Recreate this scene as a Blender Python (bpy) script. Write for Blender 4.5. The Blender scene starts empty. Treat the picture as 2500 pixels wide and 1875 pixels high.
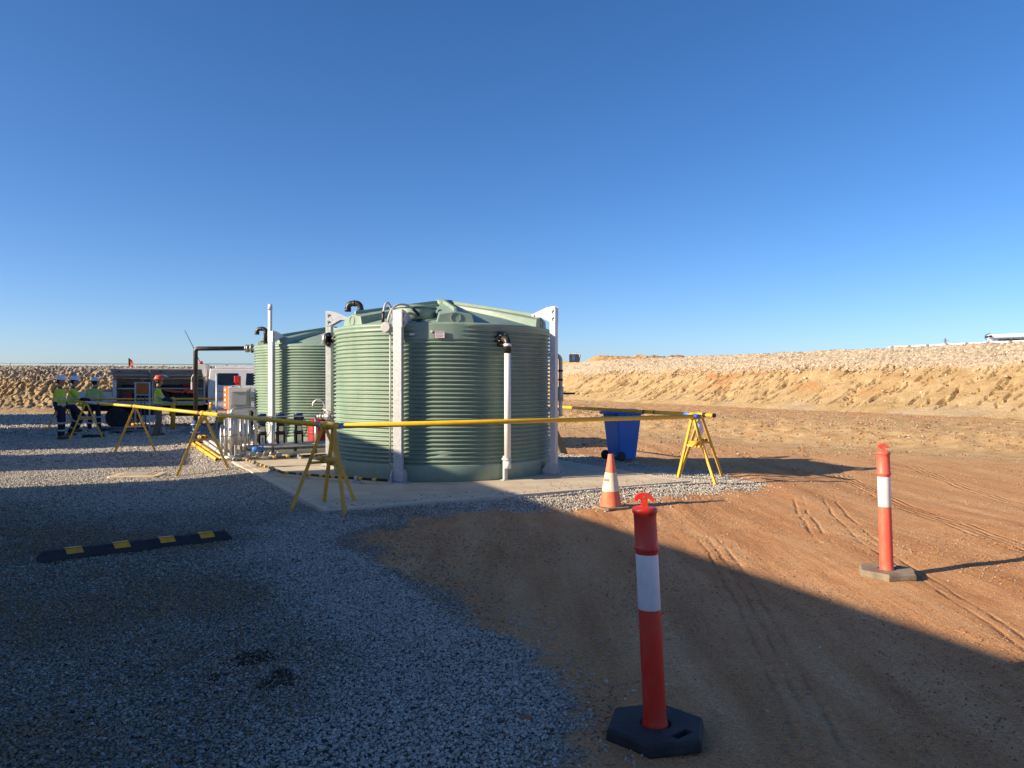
import bpy, bmesh, math, random
import numpy as np
from mathutils import Vector, Matrix, Euler

R = math.radians
random.seed(7)
rng = np.random.default_rng(11)
scene = bpy.context.scene
COL = scene.collection

# ---------------------------------------------------------------- camera, sky, sun, exposure
cam_d = bpy.data.cameras.new('camera')
cam = bpy.data.objects.new('camera', cam_d)
COL.objects.link(cam)
cam_d.sensor_width = 36.0
cam_d.lens = 36.0 * 1878 / 2500
cam_d.clip_start = 0.05
cam_d.clip_end = 6000
cam.location = (0, 0, 1.6)
cam.rotation_euler = (R(90), 0, 0)
scene.camera = cam

SUN_AZ, SUN_EL = 21.0, 22.0          # shadows run SUN_AZ degrees from +X towards +Y
sd = Vector((-math.cos(R(SUN_EL)) * math.cos(R(SUN_AZ)), -math.cos(R(SUN_EL)) * math.sin(R(SUN_AZ)), math.sin(R(SUN_EL))))
sun_d = bpy.data.lights.new('sun', 'SUN')
sun_d.energy = 5.0
sun_d.angle = R(0.55)
sun_d.color = (1.0, 0.84, 0.62)
sun = bpy.data.objects.new('sun', sun_d)
COL.objects.link(sun)
sun.rotation_euler = sd.to_track_quat('Z', 'Y').to_euler()

world = bpy.data.worlds.new('World')
scene.world = world
world.use_nodes = True
wn = world.node_tree
for n in list(wn.nodes):
    wn.nodes.remove(n)
sky = wn.nodes.new('ShaderNodeTexSky')
sky.sky_type = 'NISHITA'
sky.sun_disc = False
sky.sun_elevation = R(SUN_EL)
sky.sun_rotation = math.atan2(sd.x, sd.y)
sky.altitude = 2800
sky.air_density = 1.0
sky.dust_density = 7.5
sky.ozone_density = 3.0
bgn = wn.nodes.new('ShaderNodeBackground')
bgn.inputs['Strength'].default_value = 0.092
won = wn.nodes.new('ShaderNodeOutputWorld')
hsn = wn.nodes.new('ShaderNodeHueSaturation')
hsn.inputs['Saturation'].default_value = 1.21
tin = wn.nodes.new('ShaderNodeMix')
tin.data_type = 'RGBA'; tin.blend_type = 'MULTIPLY'
tin.inputs[0].default_value = 1.0
tin.inputs[7].default_value = (1.02, 1.0, 1.09, 1)
wn.links.new(sky.outputs[0], hsn.inputs['Color'])
wn.links.new(hsn.outputs[0], tin.inputs[6])
wn.links.new(tin.outputs[2], bgn.inputs[0])
wn.links.new(bgn.outputs[0], won.inputs[0])

scene.view_settings.view_transform = 'Standard'
scene.view_settings.look = 'None'
scene.view_settings.exposure = 0.85
scene.view_settings.gamma = 1.0
scene.view_settings.use_curve_mapping = False
scene.cycles.max_bounces = 5
scene.cycles.sample_clamp_indirect = 6.0
scene.cycles.use_denoising = True
scene.cycles.denoiser = 'OPENIMAGEDENOISE'
scene.cycles.denoising_input_passes = 'RGB_ALBEDO_NORMAL'
scene.cycles.denoising_prefilter = 'NONE'

# ---------------------------------------------------------------- materials
MATS = {}
def mat(name, col, rough=0.6, metal=0.0, var=0.12, scale=6.0, bump=0.0, bscale=40.0, dust=0.0, dustcol=(0.42, 0.29, 0.18), spec=0.5, sss=0.0, stretch=None, coat=0.0, dstretch=None):
    if name in MATS:
        return MATS[name]
    m = bpy.data.materials.new(name)
    m.use_nodes = True
    nt = m.node_tree
    b = nt.nodes['Principled BSDF']
    b.inputs['Metallic'].default_value = metal
    b.inputs['Specular IOR Level'].default_value = spec
    b.inputs['Coat Weight'].default_value = coat
    tc = nt.nodes.new('ShaderNodeTexCoord')
    vec = tc.outputs['Object']
    if stretch:
        mp = nt.nodes.new('ShaderNodeMapping')
        mp.inputs['Scale'].default_value = stretch
        nt.links.new(vec, mp.inputs['Vector'])
        vec = mp.outputs['Vector']
    nz = nt.nodes.new('ShaderNodeTexNoise')
    nz.inputs['Scale'].default_value = scale
    nz.inputs['Detail'].default_value = 6
    nz.inputs['Roughness'].default_value = 0.65
    nt.links.new(vec, nz.inputs['Vector'])
    rp = nt.nodes.new('ShaderNodeValToRGB')
    rp.color_ramp.elements[0].position = 0.3
    rp.color_ramp.elements[1].position = 0.72
    lo = [max(0, c * (1 - var)) for c in col]
    hi = [min(1, c * (1 + var)) for c in col]
    rp.color_ramp.elements[0].color = (*lo, 1)
    rp.color_ramp.elements[1].color = (*hi, 1)
    nt.links.new(nz.outputs['Fac'], rp.inputs['Fac'])
    outc = rp.outputs['Color']
    if dust > 0:
        n2 = nt.nodes.new('ShaderNodeTexNoise')
        n2.inputs['Scale'].default_value = scale * 0.6
        n2.inputs['Detail'].default_value = 8
        n2.inputs['Roughness'].default_value = 0.7
        dv_ = tc.outputs['Object']
        if dstretch:
            mp2 = nt.nodes.new('ShaderNodeMapping')
            mp2.inputs['Scale'].default_value = dstretch
            nt.links.new(dv_, mp2.inputs['Vector'])
            dv_ = mp2.outputs['Vector']
        nt.links.new(dv_, n2.inputs['Vector'])
        r2 = nt.nodes.new('ShaderNodeValToRGB')
        r2.color_ramp.elements[0].position = 0.42
        r2.color_ramp.elements[1].position = 0.75
        r2.color_ramp.elements[0].color = (0, 0, 0, 1)
        r2.color_ramp.elements[1].color = (dust, dust, dust, 1)
        nt.links.new(n2.outputs['Fac'], r2.inputs['Fac'])
        mx = nt.nodes.new('ShaderNodeMix')
        mx.data_type = 'RGBA'
        nt.links.new(r2.outputs['Color'], mx.inputs[0])
        nt.links.new(outc, mx.inputs[6])
        mx.inputs[7].default_value = (*dustcol, 1)
        outc = mx.outputs[2]
    nt.links.new(outc, b.inputs['Base Color'])
    mr = nt.nodes.new('ShaderNodeMapRange')
    mr.inputs['To Min'].default_value = max(0.04, rough - 0.1)
    mr.inputs['To Max'].default_value = min(1, rough + 0.12)
    nt.links.new(nz.outputs['Fac'], mr.inputs['Value'])
    nt.links.new(mr.outputs[0], b.inputs['Roughness'])
    if sss:
        b.inputs['Subsurface Weight'].default_value = sss
        b.inputs['Subsurface Radius'].default_value = (0.03, 0.008, 0.004)
    if bump > 0:
        n3 = nt.nodes.new('ShaderNodeTexNoise')
        n3.inputs['Scale'].default_value = bscale
        n3.inputs['Detail'].default_value = 5
        nt.links.new(vec, n3.inputs['Vector'])
        bp = nt.nodes.new('ShaderNodeBump')
        bp.inputs['Strength'].default_value = bump
        bp.inputs['Distance'].default_value = 0.02
        nt.links.new(n3.outputs['Fac'], bp.inputs['Height'])
        nt.links.new(bp.outputs['Normal'], b.inputs['Normal'])
    MATS[name] = m
    return m

M = dict(
    tank=mat('tank_green', (0.212, 0.308, 0.236), 0.48, var=0.12, scale=2.5, dust=0.6, dustcol=(0.36, 0.365, 0.29), dstretch=(2.8, 2.8, 0.25), bump=0.06, bscale=9),
    galv=mat('galvanised', (0.56, 0.57, 0.58), 0.5, metal=0.35, var=0.16, scale=22, bump=0.05, bscale=60, dust=0.15),
    steel=mat('stainless', (0.6, 0.57, 0.53), 0.4, metal=0.9, var=0.15, scale=9),
    cast=mat('cast_metal', (0.42, 0.41, 0.39), 0.45, metal=0.7, var=0.2, scale=14, bump=0.1),
    pvc=mat('white_pvc', (0.74, 0.73, 0.7), 0.4, var=0.05, dust=0.2, dustcol=(0.5, 0.4, 0.3)),
    greyplastic=mat('grey_plastic', (0.48, 0.48, 0.47), 0.5, var=0.08, dust=0.2),
    black=mat('black_plastic', (0.012, 0.012, 0.014), 0.42, var=0.3, dust=0.12),
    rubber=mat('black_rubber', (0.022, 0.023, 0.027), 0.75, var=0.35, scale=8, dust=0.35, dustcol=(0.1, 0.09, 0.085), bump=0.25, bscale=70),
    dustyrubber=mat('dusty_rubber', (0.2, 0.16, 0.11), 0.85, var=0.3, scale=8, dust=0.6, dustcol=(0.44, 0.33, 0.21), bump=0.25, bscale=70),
    yellow=mat('yellow_paint', (0.76, 0.42, 0.03), 0.5, var=0.18, scale=9, dust=0.6, dustcol=(0.55, 0.36, 0.16), bump=0.05),
    patch=mat('patch_yellow', (0.8, 0.36, 0.012), 0.5, var=0.2, scale=12, dust=0.35, dustcol=(0.4, 0.26, 0.1)),
    yellowpipe=mat('yellow_pipe', (0.82, 0.48, 0.015), 0.42, var=0.12, scale=7, dust=0.3, dustcol=(0.58, 0.36, 0.1)),
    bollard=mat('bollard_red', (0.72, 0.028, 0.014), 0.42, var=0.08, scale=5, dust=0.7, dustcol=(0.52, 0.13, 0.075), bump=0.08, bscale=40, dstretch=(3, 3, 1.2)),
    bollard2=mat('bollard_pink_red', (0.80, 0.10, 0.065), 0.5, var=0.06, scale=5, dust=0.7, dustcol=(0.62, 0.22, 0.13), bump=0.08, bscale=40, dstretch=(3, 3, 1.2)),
    refl=mat('reflective_white', (0.76, 0.76, 0.77), 0.35, var=0.06, scale=14, dust=0.45, dustcol=(0.56, 0.52, 0.47), stretch=(6, 6, 1), bump=0.04),
    cone=mat('cone_orange', (0.72, 0.15, 0.07), 0.65, var=0.16, scale=6, dust=0.75, dustcol=(0.66, 0.30, 0.17), bump=0.06),
    coneband=mat('cone_band', (0.72, 0.64, 0.50), 0.6, var=0.16, scale=7, dust=0.7, dustcol=(0.62, 0.36, 0.2)),
    bin=mat('bin_blue', (0.003, 0.17, 0.6), 0.38, var=0.12, scale=3, dust=0.08, dustcol=(0.1, 0.13, 0.25)),
    conc=mat('concrete', (0.6, 0.49, 0.34), 0.85, var=0.2, scale=2.4, dust=0.5, dustcol=(0.43, 0.32, 0.2), bump=0.18, bscale=26),
    concedge=mat('concrete_edge', (0.6, 0.51, 0.38), 0.85, var=0.12, scale=5, bump=0.18, bscale=30),
    blue=mat('pump_blue', (0.008, 0.035, 0.12), 0.4, var=0.15),
    bluetape=mat('blue_tape', (0.05, 0.2, 0.55), 0.5, var=0.2, scale=30),
    bluepipe=mat('blue_pipe', (0.03, 0.085, 0.2), 0.4, var=0.2),
    vessel=mat('vessel_red', (0.3, 0.01, 0.012), 0.5, var=0.15),
    red=mat('signal_red', (0.5, 0.012, 0.014), 0.45, var=0.12),
    orange=mat('orange_plastic', (0.75, 0.17, 0.02), 0.5, var=0.12, scale=8),
    cabinet=mat('cabinet_cream', (0.62, 0.6, 0.54), 0.45, var=0.05, dust=0.2),
    cabgrey=mat('cabinet_grey', (0.36, 0.37, 0.37), 0.42, var=0.06),
    white=mat('white_paint', (0.78, 0.76, 0.72), 0.35, var=0.06, scale=3, dust=0.3, coat=0.2),
    offwhite=mat('aluminium_body', (0.52, 0.5, 0.46), 0.5, metal=0.1, var=0.1, scale=5, dust=0.3),
    glass=mat('dark_glass', (0.01, 0.013, 0.015), 0.08, var=0.2),
    dark=mat('chassis_black', (0.01, 0.01, 0.01), 0.7, var=0.4),
    lime=mat('lime_strip', (0.5, 0.55, 0.03), 0.5, var=0.15),
    shirt=mat('hivis_yellow', (0.56, 0.66, 0.05), 0.85, var=0.14, scale=9, bump=0.3, bscale=18),
    shirt2=mat('hivis_faded', (0.47, 0.55, 0.16), 0.85, var=0.14, scale=9, bump=0.3, bscale=18),
    navy=mat('navy_cloth', (0.012, 0.016, 0.04), 0.85, var=0.3, scale=9, bump=0.3, bscale=18),
    greypants=mat('grey_cloth', (0.14, 0.14, 0.11), 0.9, var=0.2, scale=9, bump=0.4, bscale=18),
    band=mat('silver_band', (0.5, 0.5, 0.48), 0.45, var=0.1),
    skin=mat('skin', (0.42, 0.21, 0.13), 0.55, var=0.12, scale=12),
    hair=mat('dark_hair', (0.012, 0.009, 0.007), 0.7, var=0.3),
    boot=mat('tan_boot', (0.1, 0.065, 0.035), 0.8, var=0.3, scale=14, dust=0.4),
    hat=mat('hat_white', (0.72, 0.74, 0.78), 0.35, var=0.04),
    hatred=mat('hat_orange', (0.7, 0.1, 0.03), 0.4, var=0.1),
    visor=mat('clear_visor', (0.55, 0.6, 0.66), 0.15, var=0.04),
    wetsoil=mat('wet_soil', (0.16, 0.11, 0.07), 0.9, var=0.3, scale=14, bump=0.4),
    timber=mat('timber', (0.36, 0.25, 0.14), 0.85, var=0.25, scale=5, stretch=(1, 8, 8), bump=0.2),
    greytimber=mat('grey_timber', (0.22, 0.2, 0.16), 0.85, var=0.25, scale=5, bump=0.2),
    brown=mat('dark_timber', (0.075, 0.065, 0.045), 0.85, var=0.25, scale=5, bump=0.2),
    gravelheap=mat('heap_gravel', (0.2, 0.2, 0.2), 0.95, var=0.5, scale=55, bump=1.0, bscale=45),
    lid=mat('pit_lid', (0.62, 0.47, 0.29), 0.85, var=0.15, scale=7, bump=0.2),
    lidgrey=mat('pit_cover', (0.42, 0.37, 0.28), 0.7, var=0.2, scale=30, bump=0.3),
    rock=mat('boulder', (0.3, 0.28, 0.26), 0.9, var=0.3, scale=6, bump=0.6, bscale=12),
    redrock=mat('red_stone', (0.32, 0.14, 0.07), 0.9, var=0.25, scale=12, bump=0.4),
    heap=mat('ochre_soil', (0.5, 0.3, 0.12), 0.95, var=0.3, scale=1.2, bump=0.8, bscale=3),
    wall=mat('hut_wall', (0.55, 0.53, 0.48), 0.6, var=0.06),
    roof=mat('hut_roof', (0.45, 0.45, 0.43), 0.55, metal=0.2, var=0.06),
    ink=mat('ink', (0.02, 0.02, 0.03), 0.6, var=0.1),
    exyellow=mat('machine_yellow', (0.6, 0.36, 0.03), 0.5, var=0.12),
)

# ---------------------------------------------------------------- mesh builder
def T(loc=(0, 0, 0), rz=0.0, rx=0.0, ry=0.0):
    return Matrix.Translation(loc) @ Euler((rx, ry, rz)).to_matrix().to_4x4()

class MB:
    def __init__(s):
        s.v = []; s.f = []; s.sm = []
    def add(s, vs, fs, smooth=False, m=None):
        o = len(s.v)
        if m is not None:
            vs = [m @ Vector(p) for p in vs]
        s.v += [tuple(p) for p in vs]
        s.f += [tuple(i + o for i in f) for f in fs]
        if isinstance(smooth, list):
            s.sm += smooth
        else:
            s.sm += [smooth] * len(fs)
        return s
    def box(s, c, d, m=None):
        x, y, z = c; a, b, h = d[0] / 2, d[1] / 2, d[2] / 2
        vs = [(x + i * a, y + j * b, z + k * h) for k in (-1, 1) for j in (-1, 1) for i in (-1, 1)]
        fs = [(0, 2, 3, 1), (4, 5, 7, 6), (0, 1, 5, 4), (2, 6, 7, 3), (0, 4, 6, 2), (1, 3, 7, 5)]
        return s.add(vs, fs, False, m)
    def bar(s, p, q, w, h=None, up=(0, 0, 1)):
        """rectangular bar from p to q"""
        p = Vector(p); q = Vector(q); h = h or w
        z = (q - p); L = z.length; z.normalize()
        u = Vector(up)
        if abs(z.dot(u)) > 0.98:
            u = Vector((1, 0, 0))
        x = u.cross(z).normalized(); y = z.cross(x)
        vs = []
        for e in (p, q):
            for (i, j) in ((-1, -1), (1, -1), (1, 1), (-1, 1)):
                vs.append(e + x * (i * w / 2) + y * (j * h / 2))
        return s.add(vs, [(3, 2, 1, 0), (4, 5, 6, 7), (0, 1, 5, 4), (1, 2, 6, 5), (2, 3, 7, 6), (3, 0, 4, 7)])
    def tube(s, pts, r, seg=12, caps=True, m=None, inner=0):
        pts = [Vector(p) for p in pts]
        n = len(pts)
        rs = r if isinstance(r, (list, tuple)) else [r] * n
        d0 = (pts[1] - pts[0]).normalized()
        u = Vector((0, 0, 1)) if abs(d0.z) < 0.9 else Vector((1, 0, 0))
        x = u.cross(d0).normalized()
        vs = []
        for i, p in enumerate(pts):
            if i == 0: t = pts[1] - pts[0]
            elif i == n - 1: t = pts[-1] - pts[-2]
            else: t = (pts[i + 1] - p).normalized() + (p - pts[i - 1]).normalized()
            t.normalize()
            x = (x - t * x.dot(t)).normalized()
            y = t.cross(x)
            for k in range(seg):
                a = 2 * math.pi * k / seg
                vs.append(p + (x * math.cos(a) + y * math.sin(a)) * rs[i])
        fs = []; sm = []
        for i in range(n - 1):
            for k in range(seg):
                k2 = (k + 1) % seg
                fs.append((i * seg + k, i * seg + k2, (i + 1) * seg + k2, (i + 1) * seg + k)); sm.append(True)
        if caps:
            fs.append(tuple(range(seg - 1, -1, -1))); sm.append(False)
            fs.append(tuple((n - 1) * seg + k for k in range(seg))); sm.append(False)
        return s.add(vs, fs, sm, m)
    def ring(s, p, q, ro, ri, seg=16):
        """open pipe end with wall thickness"""
        p = Vector(p); q = Vector(q); t = (q - p).normalized()
        u = Vector((0, 0, 1)) if abs(t.z) < 0.9 else Vector((1, 0, 0))
        x = u.cross(t).normalized(); y = t.cross(x)
        vs = []
        for e, r in ((p, ro), (q, ro), (q, ri), (p, ri)):
            for k in range(seg):
                a = 2 * math.pi * k / seg
                vs.append(e + (x * math.cos(a) + y * math.sin(a)) * r)
        fs = []; sm = []
        for i in range(4):
            j = (i + 1) % 4
            for k in range(seg):
                k2 = (k + 1) % seg
                fs.append((i * seg + k, i * seg + k2, j * seg + k2, j * seg + k)); sm.append(i in (0, 2))
        return s.add(vs, fs, sm)
    def lathe(s, prof, seg=24, c=(0, 0, 0), m=None, smooth=True, flatsegs=()):
        vs = []
        for (r, z) in prof:
            for k in range(seg):
                a = 2 * math.pi * k / seg
                vs.append((c[0] + r * math.cos(a), c[1] + r * math.sin(a), c[2] + z))
        fs = []; sm = []
        for i in range(len(prof) - 1):
            for k in range(seg):
                k2 = (k + 1) % seg
                fs.append((i * seg + k, i * seg + k2, (i + 1) * seg + k2, (i + 1) * seg + k)); sm.append(smooth and i not in flatsegs)
        fs.append(tuple(range(seg - 1, -1, -1))); sm.append(False)
        n = len(prof)
        fs.append(tuple((n - 1) * seg + k for k in range(seg))); sm.append(False)
        return s.add(vs, fs, sm, m)
    def prism(s, poly, z0, z1, m=None):
        """poly xy list, extruded in z"""
        n = len(poly)
        vs = [(x, y, z0) for x, y in poly] + [(x, y, z1) for x, y in poly]
        fs = [tuple(range(n - 1, -1, -1)), tuple(range(n, 2 * n))]
        for i in range(n):
            j = (i + 1) % n
            fs.append((i, j, n + j, n + i))
        return s.add(vs, fs, False, m)
    def sphere(s, c, r, seg=14, rings=8, sc=(1, 1, 1), m=None):
        vs = [(c[0], c[1], c[2] + r * sc[2])]
        for i in range(1, rings):
            t = math.pi * i / rings
            for k in range(seg):
                a = 2 * math.pi * k / seg
                vs.append((c[0] + r * sc[0] * math.sin(t) * math.cos(a), c[1] + r * sc[1] * math.sin(t) * math.sin(a), c[2] + r * sc[2] * math.cos(t)))
        vs.append((c[0], c[1], c[2] - r * sc[2]))
        fs = []
        for k in range(seg):
            fs.append((0, 1 + k, 1 + (k + 1) % seg))
        for i in range(rings - 2):
            for k in range(seg):
                a = 1 + i * seg + k; b = 1 + i * seg + (k + 1) % seg
                fs.append((a, a + seg, b + seg, b))
        l = len(vs) - 1
        for k in range(seg):
            a = 1 + (rings - 2) * seg
            fs.append((l, a + (k + 1) % seg, a + k))
        return s.add(vs, fs, True, m)
    def build(s, name, material, parent=None, world=False, bevel=0.0, bseg=2):
        me = bpy.data.meshes.new(name)
        vs = s.v
        if world and parent is not None:
            inv = PM[parent.name].inverted()
            vs = [tuple(inv @ Vector(p)) for p in vs]
        me.from_pydata(vs, [], s.f)
        me.polygons.foreach_set('use_smooth', s.sm)
        me.materials.append(material)
        o = bpy.data.objects.new(name, me)
        COL.objects.link(o)
        if parent is not None:
            o.parent = parent
        if bevel > 0:
            b = o.modifiers.new('bevel', 'BEVEL')
            b.width = bevel; b.segments = bseg; b.limit_method = 'ANGLE'; b.angle_limit = R(40)
            b.harden_normals = False
        me.update()
        return o

PM = {}
def tag(o, label, cat, group=None, kind=None):
    o['label'] = label; o['category'] = cat
    if group: o['group'] = group
    if kind: o['kind'] = kind
    return o
def thing(name, label, cat, loc=(0, 0, 0), rz=0.0, group=None):
    o = bpy.data.objects.new(name, None)
    COL.objects.link(o)
    o.empty_display_size = 0.1
    o.location = loc
    o.rotation_euler = (0, 0, rz)
    PM[o.name] = T(loc, rz)
    return tag(o, label, cat, group)
def structure(o):
    o['kind'] = 'structure'
    return o
def text(body, size, material, parent, matrix, name='lettering', extrude=0.001):
    cu = bpy.data.curves.new('txt', 'FONT')
    cu.body = body; cu.size = size; cu.extrude = extrude; cu.align_x = 'CENTER'; cu.align_y = 'CENTER'
    tmp = bpy.data.objects.new('txt', cu)
    COL.objects.link(tmp)
    dg = bpy.context.evaluated_depsgraph_get()
    me = bpy.data.meshes.new_from_object(tmp.evaluated_get(dg))
    bpy.data.objects.remove(tmp)
    me.transform(matrix)
    me.materials.clear()
    me.materials.append(material)
    o = bpy.data.objects.new(name, me)
    COL.objects.link(o)
    o.parent = parent
    return o

# ---------------------------------------------------------------- noise in numpy
_perm = rng.permutation(256)
_perm = np.concatenate([_perm, _perm])
_g = rng.random(256) * 2 * np.pi
_gx, _gy = np.cos(_g), np.sin(_g)
def perlin(x, y):
    xi = np.floor(x).astype(int); yi = np.floor(y).astype(int)
    xf = x - xi; yf = y - yi
    xi &= 255; yi &= 255
    def gr(ix, iy, dx, dy):
        h = _perm[_perm[ix & 255] + (iy & 255)]
        return _gx[h] * dx + _gy[h] * dy
    u = xf * xf * xf * (xf * (xf * 6 - 15) + 10); v = yf * yf * yf * (yf * (yf * 6 - 15) + 10)
    n00 = gr(xi, yi, xf, yf); n10 = gr(xi + 1, yi, xf - 1, yf)
    n01 = gr(xi, yi + 1, xf, yf - 1); n11 = gr(xi + 1, yi + 1, xf - 1, yf - 1)
    a = n00 + u * (n10 - n00); b = n01 + u * (n11 - n01)
    return (a + v * (b - a)) * 1.4
def fbm(x, y, o=4, g=0.5, l=2.03):
    t = np.zeros_like(x, dtype=float); a = 1.0
    for i in range(o):
        t += a * perlin(x + 17.3 * i, y - 9.1 * i); x = x * l; y = y * l; a *= g
    return t
def ridged(x, y, o=4, g=0.5):
    t = np.zeros_like(x, dtype=float); a = 1.0
    for i in range(o):
        t += a * (1 - 2 * np.abs(perlin(x + 31.7 * i, y + 5.3 * i))); x = x * 2.07; y = y * 2.07; a *= g
    return t
def sstep(a, b, x):
    t = np.clip((x - a) / (b - a), 0, 1)
    return t * t * (3 - 2 * t)

# pad frame: slab corner, along-front axis U, along-left-side axis V
CX, CY = -2.24, 9.16
UA = R(29.0)
U = Vector((math.cos(UA), math.sin(UA), 0)); V = Vector((-math.sin(UA), math.cos(UA), 0))
def P(u, v, z=0.0):
    return Vector((CX, CY, z)) + U * u + V * v
SLABZ = 0.1
def gp(px, py, z=0.0):
    """photo pixel on a level at height z -> where that point of the site lies (survey helper)"""
    y = (1.6 - z) * 1878 / (py - 937.5)
    return Vector(((px - 1250) / 1878 * y, y, z))
# ================================================================ GROUND
def pxs(l):
    return [tuple(gp(a, b)[:2]) for a, b in l]
_pb = P(6.3, 14.6)
GPOLY = np.array([(0.35, -12), (0.33, 2.6)] + pxs([(1400, 1875), (1440, 1800), (1447, 1755), (1405, 1690), (1310, 1600), (1190, 1525), (1080, 1440), (1000, 1400), (930, 1362), (850, 1330),
    (880, 1303), (1000, 1275), (1130, 1255), (1280, 1243), (1440, 1236), (1600, 1219), (1720, 1208), (1810, 1197), (1868, 1186), (1838, 1172), (1760, 1157), (1640, 1146), (1540, 1130), (1470, 1119), (1362, 1107)])
    + [(_pb.x, _pb.y), (-6.0, 26.0), (-9.5, 33), (-15, 38.5), (-28, 41.6), (-60, 40.5), (-70, 38), (-70, -12)])
def sdist(x, y, poly):
    n = len(poly)
    d = np.full(x.shape, 1e9); inside = np.zeros(x.shape, bool)
    for i in range(n):
        ax, ay = poly[i]; bx, by = poly[(i + 1) % n]
        ex, ey = bx - ax, by - ay
        wx, wy = x - ax, y - ay
        t = np.clip((wx * ex + wy * ey) / (ex * ex + ey * ey), 0, 1)
        d = np.minimum(d, (wx - ex * t) ** 2 + (wy - ey * t) ** 2)
        c = ((ay <= y) & (y < by)) | ((by <= y) & (y < ay))
        with np.errstate(divide='ignore', invalid='ignore'):
            xx = ax + (y - ay) / (by - ay) * ex
        inside ^= c & (x < xx)
    d = np.sqrt(d)
    return np.where(inside, d, -d)      # positive inside
def gravel_mask(x, y):
    s = sdist(x, y, GPOLY)
    w = 0.12 + 0.006 * np.abs(y)
    s = s + w * fbm(x * 1.7, y * 1.7, 5, 0.6) * 1.6 + 0.08 * fbm(x * 8, y * 8, 2)
    return s
# low bank in front of the right embankment: foot line
BF = np.array((2.1, 27.2)); BD = np.array((9.5, -9.6)); BD = BD / np.hypot(*BD); BN = np.array((-BD[1], BD[0]))
if BN[0] < 0: BN = -BN
def bank_d(x, y):
    return (x - BF[0]) * BN[0] + (y - BF[1]) * BN[1]
def ground_h(x, y, fine=True):
    bd = bank_d(x, y) + 0.5 * perlin(x * 0.25, y * 0.25)
    fade = sstep(-9, -2, x)
    z = 0.4 * sstep(0, 4.2, bd) * fade
    z = z - 0.10 * sstep(0.2, 2.2, -gravel_low(x, y)) * sstep(7.5, 12, y) * (1 - sstep(22, 28, y))   # road dips beside the pad
    z = z + 0.055 * sstep(-1.0, -0.1, sdist(x, y, slab_poly))
    if fine:
        gm = sstep(-0.1, 0.15, gravel_low(x, y))
        z = z + 0.03 * fbm(x * 0.35, y * 0.35, 3) * (1 - 0.4 * gm)
        clod = sstep(0.3, 2.0, bd) * fade
        # wheel tracks running away from the viewer
        bend = 0.35 * np.sin(y * 0.16) + 0.02 * (y - 6) * (y - 6) * 0.15
        xs = x + bend
        tr = fbm(xs * 2.6, y * 0.12 + 4, 4, 0.55)
        tread = np.maximum(0, perlin(xs * 1.2 + 7, y * 0.08)) * perlin(xs * 9, y * 7)
        z = z + (1 - gm) * (1 - clod) * (0.010 * tr + 0.010 * tread + 0.004 * fbm(x * 7, y * 3, 3) + 0.004 * ridged(xs * 5, y * 0.25, 3))
        z = z + clod * (0.05 * fbm(x * 2.0, y * 2.0, 5, 0.68))
        crack = np.exp(-((perlin(x * 0.5 + 3, y * 0.16) - 0.02) / 0.02) ** 2)
        z = z - (1 - gm) * clod * 0.05 * crack
        z = z + gm * (0.012 * fbm(x * 1.3, y * 1.3, 3) + 0.006 * perlin(x * 11, y * 11))
    return z
slab_poly = np.array([tuple(P(a, b)[:2]) for a, b in ((-0.02, -0.02), (5.74, -0.02), (5.74, 13.22), (-0.02, 13.22))])
def gravel_low(x, y):
    return sdist(x, y, GPOLY)

def grow(a, b, s0, k, c=0.0):
    out = [a]
    while out[-1] < b:
        out.append(out[-1] + s0 + k * abs(out[-1] - c))
    return out
xp = grow(0, 48, 0.03, 0.0105)
gxs = np.array([-3000, -900, -300, -120, -70] + [-v for v in xp[::-1][:-1]] + xp + [70, 120, 300, 900, 3000])
yp = grow(2.0, 92, 0.027, 0.0105, 2.0)
gys = np.array([-3000, -900, -300, -100, -40, -20, -12, -8, -5, -3, -1.5, -0.4, 0.4, 0.9, 1.3, 1.6, 1.85] + yp + [140, 300, 900, 3000])
GX, GY = np.meshgrid(gxs, gys)
GZ = ground_h(GX, GY)
far = (np.abs(GX) > 55) | (GY > 95) | (GY < -14)
GZ = np.where(far, -0.02, GZ)
def grid_mesh(name, X, Y, Z, material, attrs):
    ny, nx = X.shape
    me = bpy.data.meshes.new(name)
    nv = nx * ny
    co = np.stack([X, Y, Z], -1).reshape(-1, 3)
    i = np.arange(nv).reshape(ny, nx)
    q = np.stack([i[:-1, :-1], i[:-1, 1:], i[1:, 1:], i[1:, :-1]], -1).reshape(-1, 4)
    me.vertices.add(nv); me.loops.add(q.size); me.polygons.add(len(q))
    me.vertices.foreach_set('co', co.ravel())
    me.loops.foreach_set('vertex_index', q.ravel().astype(np.int32))
    me.polygons.foreach_set('loop_start', (np.arange(len(q)) * 4).astype(np.int32))
    me.polygons.foreach_set('use_smooth', np.ones(len(q), bool))
    for k, a in attrs.items():
        at = me.attributes.new(k, 'FLOAT', 'POINT')
        at.data.foreach_set('value', a.reshape(-1).astype(np.float32))
    me.update(calc_edges=True)
    me.materials.append(material)
    o = bpy.data.objects.new(name, me)
    COL.objects.link(o)
    return o
def node(nt, t, **kw):
    n = nt.nodes.new(t)
    for k, v in kw.items():
        if k in n.inputs:
            n.inputs[k].default_value = v
        else:
            setattr(n, k, v)
    return n
def noise(nt, vec, scale, detail=6, rough=0.6):
    n = node(nt, 'ShaderNodeTexNoise', Scale=scale, Detail=detail, Roughness=rough)
    nt.links.new(vec, n.inputs['Vector'])
    return n.outputs['Fac']
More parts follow.
